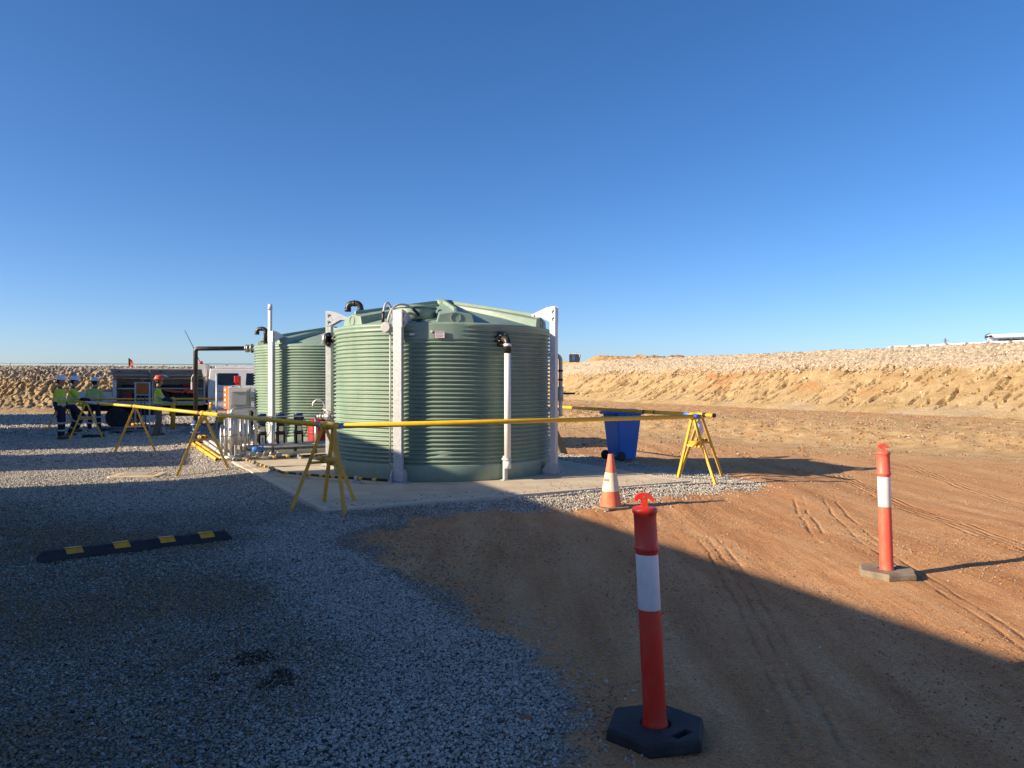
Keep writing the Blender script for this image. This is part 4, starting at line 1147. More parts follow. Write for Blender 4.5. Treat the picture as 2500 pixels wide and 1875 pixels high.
# ================================================================ BOLLARDS
def bollard(label, loc, rz, lean, pm_, bm_, slotside):
    t = thing('traffic_bollard', label, 'bollard', loc, rz, 'red and white traffic bollards')
    hexa = [(0.238 * math.cos(a), 0.238 * math.sin(a)) for a in [k * math.pi / 3 for k in range(6)]]
    inner = [(0.225 * math.cos(a), 0.225 * math.sin(a)) for a in [k * math.pi / 3 for k in range(6)]]
    # hex base with a real hand slot and round socket: top built as ring strips
    b = MB()
    n = 48
    def hexr(a, s):
        k = (a % (math.pi / 3)) - math.pi / 6
        return s * math.cos(math.pi / 6) / math.cos(k)
    vs = []; lev = [(0.236, 0.0), (0.240, 0.012), (0.236, 0.045), (0.226, 0.057)]
    for (s, z) in lev:
        for k in range(n):
            a = 2 * math.pi * k / n
            vs.append((hexr(a, s) * math.cos(a), hexr(a, s) * math.sin(a), z))
    for (r, z) in ((0.072, 0.057), (0.066, 0.05), (0.062, 0.03)):
        for k in range(n):
            a = 2 * math.pi * k / n
            vs.append((r * math.cos(a), r * math.sin(a), z))
    fs = []
    for l in range(6):
        for k in range(n):
            k2 = (k + 1) % n
            fs.append((l * n + k, l * n + k2, (l + 1) * n + k2, (l + 1) * n + k))
    fs.append(tuple(range(n - 1, -1, -1))); fs.append(tuple(6 * n + k for k in range(n)))
    b.add(vs, fs, False)
    base = b.build('base', bm_, t)
    # slot: boolean cut
    cut = MB().box((0.12 * math.cos(slotside), 0.12 * math.sin(slotside), 0.05), (0.105, 0.04, 0.06), None)
    cut.v = []; cut.f = []; cut.sm = []
    mm = T((0.145 * math.cos(slotside), 0.145 * math.sin(slotside), 0.045), slotside + math.pi / 2)
    cut.box((0, 0, 0), (0.105, 0.04, 0.06), mm)
    co = cut.build('slot_cutter', bm_, t)
    bo = base.modifiers.new('slot', 'BOOLEAN'); bo.object = co; bo.operation = 'DIFFERENCE'; bo.solver = 'EXACT'
    dg = bpy.context.evaluated_depsgraph_get()
    nm = bpy.data.meshes.new_from_object(base.evaluated_get(dg))
    base.modifiers.clear(); base.data = nm
    bpy.data.objects.remove(co)
    bv_ = base.modifiers.new('bevel', 'BEVEL'); bv_.width = 0.003; bv_.segments = 1; bv_.limit_method = 'ANGLE'; bv_.angle_limit = R(40)
    L = Matrix(((1, 0, lean[0], 0), (0, 1, lean[1], 0), (0, 0, 0.97, 0), (0, 0, 0, 1)))
    def lm(prof, name, mt, parent):
        m = MB(); m.lathe(prof, 32, m=L); return m.build(name, mt, parent)
    shaft = lm([(0.050, 0.032), (0.060, 0.036), (0.060, 0.052), (0.0545, 0.075), (0.0525, 0.10), (0.0505, 0.58), (0.0498, 0.592), (0.0498, 0.846), (0.0498, 0.862), (0.056, 0.868), (0.0585, 0.876), (0.056, 0.885), (0.0515, 0.892),
        (0.0508, 1.02), (0.0515, 1.035), (0.056, 1.042), (0.0575, 1.052), (0.0555, 1.062), (0.045, 1.068), (0.01, 1.07)], 'shaft', pm_, t)
    lm([(0.0503, 0.592), (0.0508, 0.594), (0.0508, 0.847), (0.0503, 0.849)], 'reflective_band', M['refl'], t)
    # T handle: plate outline with a hole, extruded
    h = MB(); th = 0.011; N = 14
    outer = []
    for i in range(N + 1):
        a = math.pi * (0.06 + 0.88 * i / N)
        outer.append((0.046 * math.cos(a), 1.098 + 0.036 * math.sin(a)))
    outer += [(-0.043, 1.097), (-0.034, 1.093), (-0.024, 1.105), (-0.014, 1.107), (-0.014, 1.066), (0.014, 1.066), (0.014, 1.107), (0.024, 1.105), (0.034, 1.093), (0.043, 1.097)]
    no = len(outer)
    hole = [(0.005 * math.cos(a), 1.112 + 0.005 * math.sin(a)) for a in [2 * math.pi * k / 8 for k in range(8)]]
    bmh = bmesh.new()
    def loop(y):
        vo = [bmh.verts.new((x, y, z)) for x, z in outer]; vh = [bmh.verts.new((x, y, z)) for x, z in hole]
        eo = [bmh.edges.new((vo[i], vo[(i + 1) % no])) for i in range(no)]; eh = [bmh.edges.new((vh[i], vh[(i + 1) % 8])) for i in range(8)]
        bmesh.ops.triangle_fill(bmh, edges=eo + eh, use_beauty=True)
        return vo, vh
    f1 = loop(-th); f2 = loop(th)
    for i in range(no): bmh.faces.new((f1[0][i], f1[0][(i + 1) % no], f2[0][(i + 1) % no], f2[0][i]))
    for i in range(8): bmh.faces.new((f1[1][i], f1[1][(i + 1) % 8], f2[1][(i + 1) % 8], f2[1][i]))
    bmesh.ops.recalc_face_normals(bmh, faces=bmh.faces)
    me = bpy.data.meshes.new('handle'); bmh.to_mesh(me); bmh.free()
    me.transform(T((0, 0, 0), -rz)); me.transform(L)
    me.materials.append(pm_)
    ho = bpy.data.objects.new('handle', me); COL.objects.link(ho); ho.parent = t
    return t
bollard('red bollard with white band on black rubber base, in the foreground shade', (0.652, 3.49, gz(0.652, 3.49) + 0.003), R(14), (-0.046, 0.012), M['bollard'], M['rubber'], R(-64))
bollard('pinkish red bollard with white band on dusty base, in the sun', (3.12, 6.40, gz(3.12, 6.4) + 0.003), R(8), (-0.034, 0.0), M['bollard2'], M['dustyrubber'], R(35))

# ================================================================ CONE
cl = (1.28, 9.97, gz(1.28, 9.97) + 0.004)
cn = thing('traffic_cone', 'faded orange traffic cone with dirty white band beside the gravel', 'cone', cl, R(24))
MB().prism([(-0.19, -0.15), (-0.15, -0.19), (0.15, -0.19), (0.19, -0.15), (0.19, 0.15), (0.15, 0.19), (-0.15, 0.19), (-0.19, 0.15)], 0, 0.03).build('base', M['dustyrubber'], cn, bevel=0.006)
def conev(z0, z1, off, steps, seg=40):
    vs = []; fs = []
    for i in range(steps + 1):
        z = z0 + (z1 - z0) * i / steps
        r = 0.142 - (z - 0.03) / 0.67 * 0.108 + off
        for k in range(seg):
            a = 2 * math.pi * k / seg
            dent = 1 - 0.10 * math.exp(-((((a - R(285)) + math.pi) % (2 * math.pi) - math.pi) / 0.16) ** 2) * (0.35 + 0.65 * math.exp(-((z - 0.34) / 0.22) ** 2))
            vs.append((r * dent * math.cos(a), r * dent * math.sin(a), z))
    for i in range(steps):
        for k in range(seg):
            k2 = (k + 1) % seg
            fs.append((i * seg + k, i * seg + k2, (i + 1) * seg + k2, (i + 1) * seg + k))
    return vs, fs
m = MB(); vs, fs = conev(0.03, 0.70, 0, 20); m.add(vs, fs, True); m.add([vs[-40 + k] for k in range(40)], [tuple(range(40))]); m.build('body', M['cone'], cn)
m = MB(); vs, fs = conev(0.225, 0.465, 0.003, 10); m.add(vs, fs, True); bnd = m.build('reflective_sleeve', M['coneband'], cn)
m = MB(); vs, fs = conev(0.355, 0.385, 0.0045, 2)
seg = 40
m.add(vs, [f for f in fs if 170 < (f[0] % seg) * 9 < 218], True); m.build('dirt_streak', M['cone'], bnd)

# ================================================================ WHEELIE BIN
bl = Vector((2.28, 16.1, 0)); bl.z = gz(bl.x, bl.y) + 0.005
bn = thing('wheelie_bin', 'blue wheelie bin standing behind the slab', 'bin', bl, R(28))
# local +x is the front of the bin (away from the handle)
def tap(x0, x1, w0, z0, X0, X1, W0, z1):
    return [(x0, -w0, z0), (x1, -w0, z0), (x1, w0, z0), (x0, w0, z0), (X0, -W0, z1), (X1, -W0, z1), (X1, W0, z1), (X0, W0, z1)]
FS = [(3, 2, 1, 0), (4, 5, 6, 7), (0, 1, 5, 4), (1, 2, 6, 5), (2, 3, 7, 6), (3, 0, 4, 7)]
MB().add(tap(-0.18, 0.24, 0.20, 0.02, -0.27, 0.33, 0.275, 0.96), FS).build('body', M['bin'], bn, bevel=0.025, bseg=3)
MB().add(tap(-0.29, 0.37, 0.29, 0.955, -0.29, 0.38, 0.295, 0.985), FS).build('rim', M['bin'], bn, bevel=0.006)
MB().add(tap(-0.35, 0.40, 0.30, 0.987, -0.30, 0.26, 0.25, 1.065), FS).build('lid', M['bin'], bn, bevel=0.02, bseg=3)
MB().tube([(-0.37, -0.24, 0.99), (-0.37, 0.24, 0.99)], 0.018, 12).build('handle', M['bin'], bn)
for y in (-0.2, 0.2):
    MB().box((-0.33, y, 0.985), (0.1, 0.035, 0.045)).build('hinge', M['bin'], bn, bevel=0.006)
for y in (-0.16, -0.03):
    MB().box((0.1 + y, -0.283, 0.925), (0.02, 0.02, 0.06)).build('rim_rib', M['bin'], bn)
MB().tube([(-0.2, -0.30, 0.1), (-0.2, 0.30, 0.1)], 0.012, 10).build('axle', M['cast'], bn)
for y in (-0.28, 0.28):
    w = MB().tube([(-0.2, y - 0.025, 0.1), (-0.2, y + 0.025, 0.1)], 0.1, 22).build('wheel', M['rubber'], bn, bevel=0.008)
    MB().tube([(-0.2, y - 0.03, 0.1), (-0.2, y + 0.03, 0.1)], 0.035, 12).build('hub', M['black'], w)

# ================================================================ WHEEL STOP
wa = Vector((-4.22, 6.84, 0)); wb = Vector((-2.88, 7.86, 0)); wd = wb - wa
ws = thing('wheel_stop', 'black rubber wheel stop with yellow reflective patches on the gravel', 'wheel stop', (wa.x, wa.y, gz(wa.x, wa.y) + 0.022), math.atan2(wd.y, wd.x))
L = wd.length
def wsprof(x, e):
    return [(x, -0.085, 0.0), (x, -0.075, 0.03), (x + e, -0.03, 0.095), (x + e, 0.035, 0.095), (x, 0.075, 0.03), (x, 0.085, 0.0)]
s0 = wsprof(0, 0.05); s1 = wsprof(L, -0.05)
MB().add(s0 + s1, [(0, 1, 2, 3, 4, 5), (11, 10, 9, 8, 7, 6)] + [(i, 6 + i, 6 + (i + 1) % 6, (i + 1) % 6) for i in range(6)]).build('body', M['rubber'], ws, bevel=0.006)
for x in (0.21, 0.60, 1.0, 1.37):
    nrm = Vector((0, -0.065, 0.045)).normalized() * 0.002
    a = Vector((x + 0.012, -0.061, 0.0505)) + nrm * 1.2; b_ = Vector((x, -0.0335, 0.0922)) + nrm * 1.2
    w = Vector((0.135, 0, 0))
    vs = [a, a + w, b_ + w, b_]
    vs += [v + nrm for v in vs]
    MB().add(vs, FS).build('yellow_patch', M['patch'], ws)
    MB().box((x + 0.068, 0.002, 0.0975), (0.135, 0.058, 0.003)).build('yellow_patch', M['patch'], ws)

# ================================================================ PIT LID, small things on the ground
pl0 = gp(337, 1164)
pt = thing('pit_lid', 'sandy coloured concrete pit lid sunk in the sunlit gravel strip', 'pit lid', (pl0.x, pl0.y, 0.012), R(8))
MB().prism([(-0.40, -0.28), (-0.36, -0.33), (0.36, -0.33), (0.41, -0.26), (0.41, 0.27), (0.36, 0.32), (-0.37, 0.32), (-0.41, 0.26)], -0.05, 0.032).build('surround', M['lid'], pt, bevel=0.008)
MB().box((0.0, 0.0, 0.035), (0.42, 0.36, 0.02)).build('cover', M['lidgrey'], pt, bevel=0.004)
for x in (-0.25, 0.25):
    MB().box((x, 0, 0.034), (0.03, 0.4, 0.012)).build('rib', M['lid'], pt)
rp = gp(1283, 1766)
def rockthing(name, label, cat, loc, sc, k, material, sub=3):
    bm = bmesh.new(); bmesh.ops.create_icosphere(bm, subdivisions=sub, radius=1.0)
    r = random.Random(k)
    cuts = [(Vector((r.gauss(0, 1), r.gauss(0, 1), r.gauss(0, 1))).normalized(), r.uniform(0.55, 0.85)) for _ in range(9)]
    for v in bm.verts:
        for n, d in cuts:
            e = v.co.dot(n) - d
            if e > 0: v.co -= n * e * 0.95
        v.co += v.co.normalized() * 0.06 * math.sin(v.co.x * 9 + k) * math.sin(v.co.y * 8) 
        v.co.x *= sc[0]; v.co.y *= sc[1]; v.co.z *= sc[2]
    me = bpy.data.meshes.new(name); bm.to_mesh(me); bm.free(); me.materials.append(material)
    o = bpy.data.objects.new(name, me); COL.objects.link(o); o.location = loc
    return tag(o, label, cat)
rockthing('stone', 'flat reddish stone lying on the foreground gravel', 'stone', (rp.x, rp.y, gz(rp.x, rp.y) + 0.02), (0.034, 0.022, 0.014), 3, M['redrock'])
rp = gp(345, 1572)
rockthing('soil_patch', 'flat pale brown soil lump pressed into the foreground gravel', 'soil', (rp.x, rp.y, gz(rp.x, rp.y) + 0.012), (0.10, 0.05, 0.016), 5, M['wetsoil'])
rp = gp(228, 1070)
mt_ = thing('rubber_block', 'short black rubber block lying on the gravel by the workers', 'rubber block', (rp.x, rp.y, 0.02), R(14))
MB().add([(-0.3, -0.08, 0), (0.3, -0.08, 0), (0.3, 0.08, 0), (-0.3, 0.08, 0), (-0.28, -0.05, 0.09), (0.28, -0.05, 0.09), (0.28, 0.05, 0.09), (-0.28, 0.05, 0.09)], FS).build('body', M['rubber'], mt_, bevel=0.01)
rb = gp(2492, 1016, 0.35)
rockthing('boulder', 'grey boulder at the foot of the right embankment', 'boulder', (rb.x + 0.3, rb.y, 0.5), (0.5, 0.4, 0.3), 8, M['rock'])
# leaning board behind the right post
lb = gp(1378, 1108)
ld = thing('leaning_board', 'dark weathered board leaning beside the right rear of the tank', 'board', (lb.x, lb.y, gz(lb.x, lb.y)), R(25))
MB().add([(-0.08, 0, 0), (0.10, 0, 0), (0.0, 0.5, 0.75), (-0.14, 0.5, 0.75), (-0.08, 0.05, 0), (0.10, 0.05, 0), (0.0, 0.55, 0.75), (-0.14, 0.55, 0.75)],
         [(3, 2, 1, 0), (4, 5, 6, 7), (0, 1, 5, 4), (1, 2, 6, 5), (2, 3, 7, 6), (3, 0, 4, 7)]).build('board', M['brown'], ld, bevel=0.006)
MB().box((-0.10, 0.52, 0.77), (0.17, 0.1, 0.05)).build('cap_rail', M['brown'], ld, bevel=0.005)
# ================================================================ PUMP SKID
SK = Vector((-5.32, 15.28, SLABZ))
sk = thing('pump_skid', 'stainless booster pump skid with three blue motors between the tanks', 'pump set', SK, UA)
for y in (0.0, 0.45):
    MB().box((1.15, y, 0.12), (2.5, 0.05, 0.1)).build('base_rail', M['steel'], sk, bevel=0.006)
for x in (0.1, 1.0, 2.2):
    MB().box((x, 0.22, 0.05), (0.09, 0.52, 0.06)).build('foot', M['cast'], sk)
MB().tube([(0.0, 0.02, 0.235), (2.35, 0.02, 0.235)], 0.052, 16).build('manifold', M['steel'], sk)
MB().tube([(0.0, 0.42, 0.235), (2.35, 0.42, 0.235)], 0.052, 16).build('manifold', M['steel'], sk)
for x in (0.38, 0.75, 1.12):
    p = bpy.data.objects.new('pump', None); COL.objects.link(p); p.parent = sk; p.location = (x, 0.22, 0.0)
    MB().box((0, 0, 0.215), (0.2, 0.3, 0.09)).build('pump_foot', M['black'], p, bevel=0.012)
    MB().lathe([(0.085, 0.25), (0.085, 0.275), (0.075, 0.28), (0.075, 0.47), (0.1, 0.475), (0.105, 0.51), (0.085, 0.52), (0.075, 0.64), (0.085, 0.65), (0.085, 0.67)], 20).build('pump_body', M['black'], p)
    MB().box((0, -0.078, 0.375), (0.085, 0.02, 0.17)).build('name_plate', M['steel'], p)
    MB().box((0, -0.076, 0.585), (0.085, 0.02, 0.1)).build('coupling_guard', M['steel'], p)
    for sx in (-1, 1):
        MB().box((sx * 0.075, -0.02, 0.37), (0.02, 0.12, 0.2)).build('tie_bar', M['black'], p)
    MB().lathe([(0.07, 0.67), (0.082, 0.70), (0.085, 0.71), (0.085, 0.86), (0.092, 0.865), (0.092, 0.895), (0.06, 0.9)], 20).build('motor', M['blue'], p)
    for k in range(18):
        a = k * math.pi / 9
        MB().box((0, 0, 0), (0.012, 0.005, 0.14), T((0.088 * math.cos(a), 0.088 * math.sin(a), 0.785), a)).build('cooling_fin', M['blue'], p)
    MB().box((0.085, 0.0, 0.79), (0.05, 0.09, 0.08)).build('terminal_box', M['blue'], p, bevel=0.006)
    MB().tube(bez((0.11, 0, 0.76), (0.2, 0, 0.72), (0.2, -0.02, 0.5), (0.09, -0.03, 0.42)), 0.008, 8).build('cable', M['black'], p)
    MB().tube([(0, -0.2, 0.235), (0, 0, 0.235)], 0.04, 12).build('suction_branch', M['steel'], p)
    MB().lathe([(0.075, 0.0), (0.075, 0.016)], 16, m=T((0, -0.15, 0.235), 0, R(90))).build('flange', M['steel'], p)
MB().tube([(0.55, -0.02, 0.06), (0.55, -0.02, 0.84)], 0.026, 14).build('frame_post', M['steel'], sk)
MB().tube([(1.42, -0.02, 0.06), (1.42, -0.02, 0.84)], 0.026, 14).build('frame_post', M['steel'], sk)
MB().tube([(-0.30, -0.03, 0.84), (1.45, -0.03, 0.84)], 0.014, 10).build('frame_rail', M['steel'], sk)
MB().box((1.0, -0.005, 0.15), (0.05, 0.07, 0.05)).build('junction', M['black'], sk)
MB().box((0.35, -0.005, 0.15), (0.05, 0.07, 0.05)).build('junction', M['black'], sk)
for (x, y, r, z0, z1) in ((-0.36, 0.0, 0.022, 0.05, 0.80), (-0.25, -0.06, 0.034, 0.05, 0.92), (-0.19, 0.08, 0.03, 0.05, 0.84), (-0.06, 0.0, 0.026, 0.05, 0.84), (0.05, 0.14, 0.022, 0.1, 0.84), (-0.12, 0.3, 0.04, 0.05, 0.86), (-0.31, 0.12, 0.02, 0.05, 0.82), (0.0, -0.08, 0.018, 0.05, 0.72), (0.1, 0.02, 0.024, 0.05, 0.84), (-0.42, 0.06, 0.026, 0.05, 0.7)):
    q = MB().tube([(x, y, z0), (x, y, z1)], r, 14).build('riser', M['steel'], sk)
    MB().lathe([(r * 1.45, z0), (r * 1.45, z0 + 0.02)], 14, c=(x, y, 0)).build('flange', M['steel'], q)
    MB().lathe([(r * 1.3, z0 + 0.42), (r * 1.3, z0 + 0.45)], 14, c=(x, y, 0)).build('clamp', M['cast'], q)
rr = [(0.2, -0.05, 0.22)]
z = 0.22; rs_ = [0.045]
while z < 0.80:
    z += 0.02; rr.append((0.2, -0.05, z)); rs_.append(0.036 + (0.011 if int(round(z / 0.02)) % 3 == 0 else 0.0))
MB().tube(rr, rs_, 14).build('bellows_riser', M['steel'], sk)
ar = [(-0.25, -0.06, 0.90)] + [(-0.25 + 0.08 * (1 - math.cos(a)), -0.06, 0.92 + 0.08 * math.sin(a)) for a in [i / 6 * math.pi / 2 for i in range(1, 7)]] + [(0.1, -0.05, 1.015)] + [(0.12 + 0.09 * math.sin(a), -0.05, 0.925 + 0.09 * math.cos(a)) for a in [i / 6 * math.pi / 2 for i in range(7)]] + [(0.2, -0.05, 0.78)]
MB().tube(ar, 0.038, 14).build('top_loop', M['steel'], sk)
bvv = MB().tube([(0.12, -0.14, 0.2), (0.3, -0.14, 0.2)], 0.055, 14).build('blue_valve', M['bluetape'], sk)
MB().box((0.33, -0.13, 0.30), (0.03, 0.04, 0.26)).build('lever', M['bluetape'], bvv)
MB().tube([(-0.42, -0.1, 0.06), (-0.30, -0.2, 0.06), (-0.1, -0.28, 0.06)], 0.05, 12).build('drain_pipe', M['cast'], sk)
for i in range(7):
    x = -0.2 + i * 0.13
    q = MB().tube([(x, -0.22 - 0.02 * (i % 2), 0.06 + 0.03 * (i % 3)), (x + 0.1, -0.2, 0.09)], 0.026, 10).build('coupling', M['cast'], sk)
    MB().tube([(x, -0.22, 0.1), (x + 0.03, -0.24, 0.17)], 0.008, 6).build('tap_handle', M['steel'], q)
MB().box((-0.2, -0.22, 0.16), (0.035, 0.05, 0.30)).build('bracket_post', M['galv'], sk)
# red pressure vessel
rv = thing('pressure_vessel', 'red pressure vessel behind the corner trestle', 'pressure vessel', (-4.22, 16.75, SLABZ), 0)
MB().lathe([(0.05, 0.10), (0.15, 0.12), (0.215, 0.18), (0.225, 0.25), (0.225, 0.62), (0.215, 0.69), (0.15, 0.74), (0.04, 0.76)], 28).build('shell', M['vessel'], rv)
for k in range(3):
    a = k * 2.09 + 0.4
    MB().box((0.17 * math.cos(a), 0.17 * math.sin(a), 0.08), (0.04, 0.04, 0.16)).build('leg', M['vessel'], rv)
MB().lathe([(0.227, 0.42), (0.229, 0.44), (0.227, 0.46)], 28).build('weld_band', M['vessel'], rv)
# swan-neck pipe on the rear tank
gn = thing('swan_neck_pipe', 'thin curved stainless pipe in front of the rear tank', 'pipe', (-4.18, 17.15, SLABZ), R(0))
MB().tube([(0, 0, 0.0), (0, 0, 1.02)] + [(-0.13 + 0.13 * math.cos(a), 0, 1.02 + 0.13 * math.sin(a)) for a in [i / 10 * math.pi for i in range(1, 11)]] + [(-0.26, 0, 0.96)], 0.02, 12).build('pipe', M['steel'], gn)
MB().tube([(0, 0, 0.72), (0.3, -0.02, 0.72)], 0.014, 8).build('branch', M['steel'], gn)

# hazard striped pipe on the slab
def striped(label, pts, r=0.021):
    t = thing('striped_pipe', label, 'pipe', (pts[0].x, pts[0].y, SLABZ))
    o = PM[t.name].inverted()
    MB().tube(pts, r, 12).build('pipe', M['black'], t, world=True)
    d = 0; on_ = False
    for i in range(len(pts) - 1):
        a, b = pts[i], pts[i + 1]; L = (b - a).length; dd = (b - a) / L
        s = 0.08
        while s < L - 0.1:
            MB().tube([a + dd * s, a + dd * (s + 0.075)], r + 0.002, 12).build('yellow_band', M['yellow'], t, world=True)
            s += 0.26
        n = max(1, int(L / 0.85))
        for k in range(n):
            c = a + dd * ((k + 0.5) / n * L)
            sup = MB().box((c.x, c.y, SLABZ + 0.02), (0.12, 0.09, 0.04)).box((c.x, c.y, (SLABZ + c.z) / 2), (0.03, 0.05, c.z - SLABZ)).build('support', M['greyplastic'], t, world=True)
            MB().lathe([(0.04, -0.025), (0.04, 0.025)], 12, m=T(c, math.atan2(dd.y, dd.x) , 0, R(90))).build('clamp', M['greyplastic'], sup, world=False)
    return t
def clampfix(t):
    inv = PM[t.name].inverted()
    for c in t.children:
        for g in c.children:
            g.data.transform(inv)
hz = striped('black and yellow striped pipe running along the slab to the front post', [gp(600, 1122, .17), gp(690, 1153, .17), gp(800, 1163, .17), gp(945, 1173, .17)]); clampfix(hz)
hz2 = striped('black and yellow striped pipe in front of the pump skid', [gp(655, 1117, .15), gp(800, 1110, .15)]); clampfix(hz2)

# ================================================================ CABINET
cbn = thing('control_cabinet', 'cream and grey electrical control cabinet beside the rear tank', 'cabinet', (-6.72, 19.0, SLABZ), R(15))
MB().box((0, 0, 0.78), (0.50, 0.34, 1.28)).build('enclosure', M['cabinet'], cbn, bevel=0.008)
MB().box((0.0, 0, 0.07), (0.46, 0.3, 0.14)).build('plinth', M['cast'], cbn)
dr = MB().box((0.01, -0.176, 0.76), (0.44, 0.016, 1.2)).build('door', M['cabgrey'], cbn, bevel=0.005)
MB().add(tap(-0.17, 0.15, 0.0, 0.98, -0.17, 0.15, 0.0, 1.36), FS) if False else None
hd = MB(); hd.box((0.0, -0.215, 1.17), (0.34, 0.05, 0.36)); hd.build('hood', M['cabgrey'], dr, bevel=0.006)
MB().box((0.0, -0.225, 1.33), (0.35, 0.07, 0.05)).build('hood_top', M['cabinet'], dr, bevel=0.004)
MB().box((0.228, -0.172, 0.76), (0.02, 0.02, 1.22)).build('door_seal', M['dark'], cbn)
for z in (0.3, 0.8, 1.25):
    MB().box((-0.253, 0.05, z), (0.006, 0.02, 0.03)).build('hinge', M['cast'], cbn)
srn = thing('siren_box', 'small red siren box on a thin pole above the cabinet', 'siren', (-6.85, 19.2, SLABZ), R(10))
MB().tube([(0.06, 0.02, 0.0), (0.06, 0.02, 1.62)], 0.02, 10).build('pole', M['galv'], srn)
MB().prism([(-0.075, -0.06), (-0.06, -0.075), (0.06, -0.075), (0.075, -0.06), (0.075, 0.05), (-0.075, 0.05)], 1.53, 1.70).build('box', M['red'], srn, bevel=0.01)
MB().prism([(-0.05, -0.05), (0.05, -0.05), (0.05, 0.04), (-0.05, 0.04)], 1.48, 1.53).build('base', M['red'], srn)
ob = thing('striped_board', 'orange board with white squares left of the cabinet', 'board', (-7.08, 19.1, SLABZ), R(-10))
bo_ = MB().box((0, 0, 1.16), (0.13, 0.08, 0.56)).build('board', M['orange'], ob, bevel=0.005)
for i in range(4):
    MB().box((-0.025, -0.042, 0.98 + i * 0.125), (0.045, 0.004, 0.06)).build('white_square', M['refl'], bo_)
MB().bar((0, 0.06, 0.0), (0, 0.06, 1.35), 0.03).build('stake', M['galv'], ob)
MB().add([(0.06, -0.05, 1.44), (0.17, -0.07, 1.44), (0.17, -0.07, 1.26), (0.10, -0.06, 1.26), (0.06, -0.045, 1.44), (0.17, -0.065, 1.44), (0.17, -0.065, 1.26), (0.10, -0.055, 1.26)],
         [(0, 1, 2, 3)[::-1], (4, 5, 6, 7)[::-1], (0, 1, 5, 4), (1, 2, 6, 5), (2, 3, 7, 6), (3, 0, 4, 7)]).build('flap', M['cabgrey'], ob)
# black standpipe to the rear tank
te = on_tank(T2, th2 + R(-88), TR, 2.40)
sp0 = Vector((-8.05, te.y + 0.15, SLABZ))
sp = thing('standpipe', 'tall black L-shaped fill pipe feeding the rear tank', 'pipe', sp0)
h = 2.40
tgt = te - sp0
MB().tube([(0, 0, 0.55), (0, 0, h - 0.08)] + [Vector((0, 0, h - 0.08)) + Vector((tgt.x, tgt.y, 0)).normalized() * (0.08 * (1 - math.cos(a))) + Vector((0, 0, 0.08 * math.sin(a))) for a in [i / 6 * math.pi / 2 for i in range(1, 7)]] + [Vector((tgt.x, tgt.y, h)) * 1.0 - Vector((tgt.x, tgt.y, 0)).normalized() * 0.12], 0.055, 16).build('pipe', M['black'], sp)
dn = Vector((tgt.x, tgt.y, 0)).normalized()
e0 = Vector((tgt.x, tgt.y, h))
for o_, rr_ in ((0.20, 0.1), (0.16, 0.1), (0.06, 0.115)):
    fo = MB().tube([e0 - dn * o_, e0 - dn * (o_ - 0.025)], rr_, 16).build('flange', M['cast'], sp)
MB().tube([e0 - dn * 0.14, e0 + dn * 0.03], 0.06, 14).build('stub', M['cast'], sp)
vst = MB(); vst.lathe([(0.11, 0.02), (0.11, 0.05), (0.07, 0.06), (0.09, 0.12), (0.09, 0.2), (0.07, 0.24), (0.11, 0.25), (0.11, 0.29), (0.08, 0.3), (0.085, 0.42), (0.11, 0.44), (0.11, 0.48), (0.07, 0.5), (0.07, 0.58)], 18)
vs_ = vst.build('blue_valve_stack', M['bluepipe'], sp)
for z in (0.05, 0.27, 0.46):
    MB().lathe([(0.125, z), (0.125, z + 0.02)], 18).build('flange_ring', M['cast'], vs_)
MB().box((0, 0, 0.01), (0.3, 0.3, 0.02)).build('base_plate', M['dark'], sp)
MB().tube([(-0.10, 0, 1.38), (-0.10, 0, 1.66), (-0.04, 0, 1.76), (0.02, 0.0, 1.77)], 0.014, 8).build('hanging_lead', M['pvc'], sp)
MB().box((-0.10, 0, 1.45), (0.035, 0.035, 0.18)).build('connector', M['pvc'], sp)
gpn = gp(529, 1061)
pn = thing('thin_grey_pole', 'thin grey upright pole beside the black fill pipe', 'pole', (gpn.x, gpn.y, 0))
MB().tube([(0, 0, 0), (0, 0, 1.92)], 0.03, 10).build('pole', M['galv'], pn)
MB().lathe([(0.036, 1.9), (0.036, 1.925)], 10).build('cap', M['galv'], pn)

# yellow and white pipes lying by the slab edge
for i, (o, mt, lab) in enumerate(((0.0, 'yellowpipe', 'outer of the two yellow pipes lying along the slab edge'), (0.085, 'yellowpipe', 'inner of the two yellow pipes lying along the slab edge'),
                                  (0.20, 'greyplastic', 'dark grey pipe lying beside the yellow pipes on the slab edge'), (0.29, 'pvc', 'white pipe lying beside the yellow pipes on the slab edge'))):
    a = gp(466 + o * 60, 1080, 0.12) ; b = gp(530, 1122, 0.12)
    d = (b - a).normalized(); nrm = Vector((-d.y, d.x, 0))
    a2 = a + nrm * -o * (1 if nrm.x < 0 else -1) ; 
    sgn = 1 if nrm.x > 0 else -1
    a2 = a + nrm * sgn * o; b2 = b + nrm * sgn * o
    if i == 3: b2 = b2 + d * 0.35
    t = thing('loose_pipe', lab, 'pipe', (a2.x, a2.y, 0), 0, 'pipes lying along the slab edge')
    m = MB(); zz = 0.115 if o < 0.15 else 0.14
    m.ring((0, 0, zz), (b2.x - a2.x, b2.y - a2.y, zz), 0.038, 0.031, 16); m.build('pipe', M[mt], t)
    q = (b2 - a2) * 0.62
    MB().tube([(q.x, q.y, zz), (q.x + d.x * 0.06, q.y + d.y * 0.06, zz)], 0.042, 16).build('joint', M['black'] if mt != 'pvc' else M['greyplastic'], t)

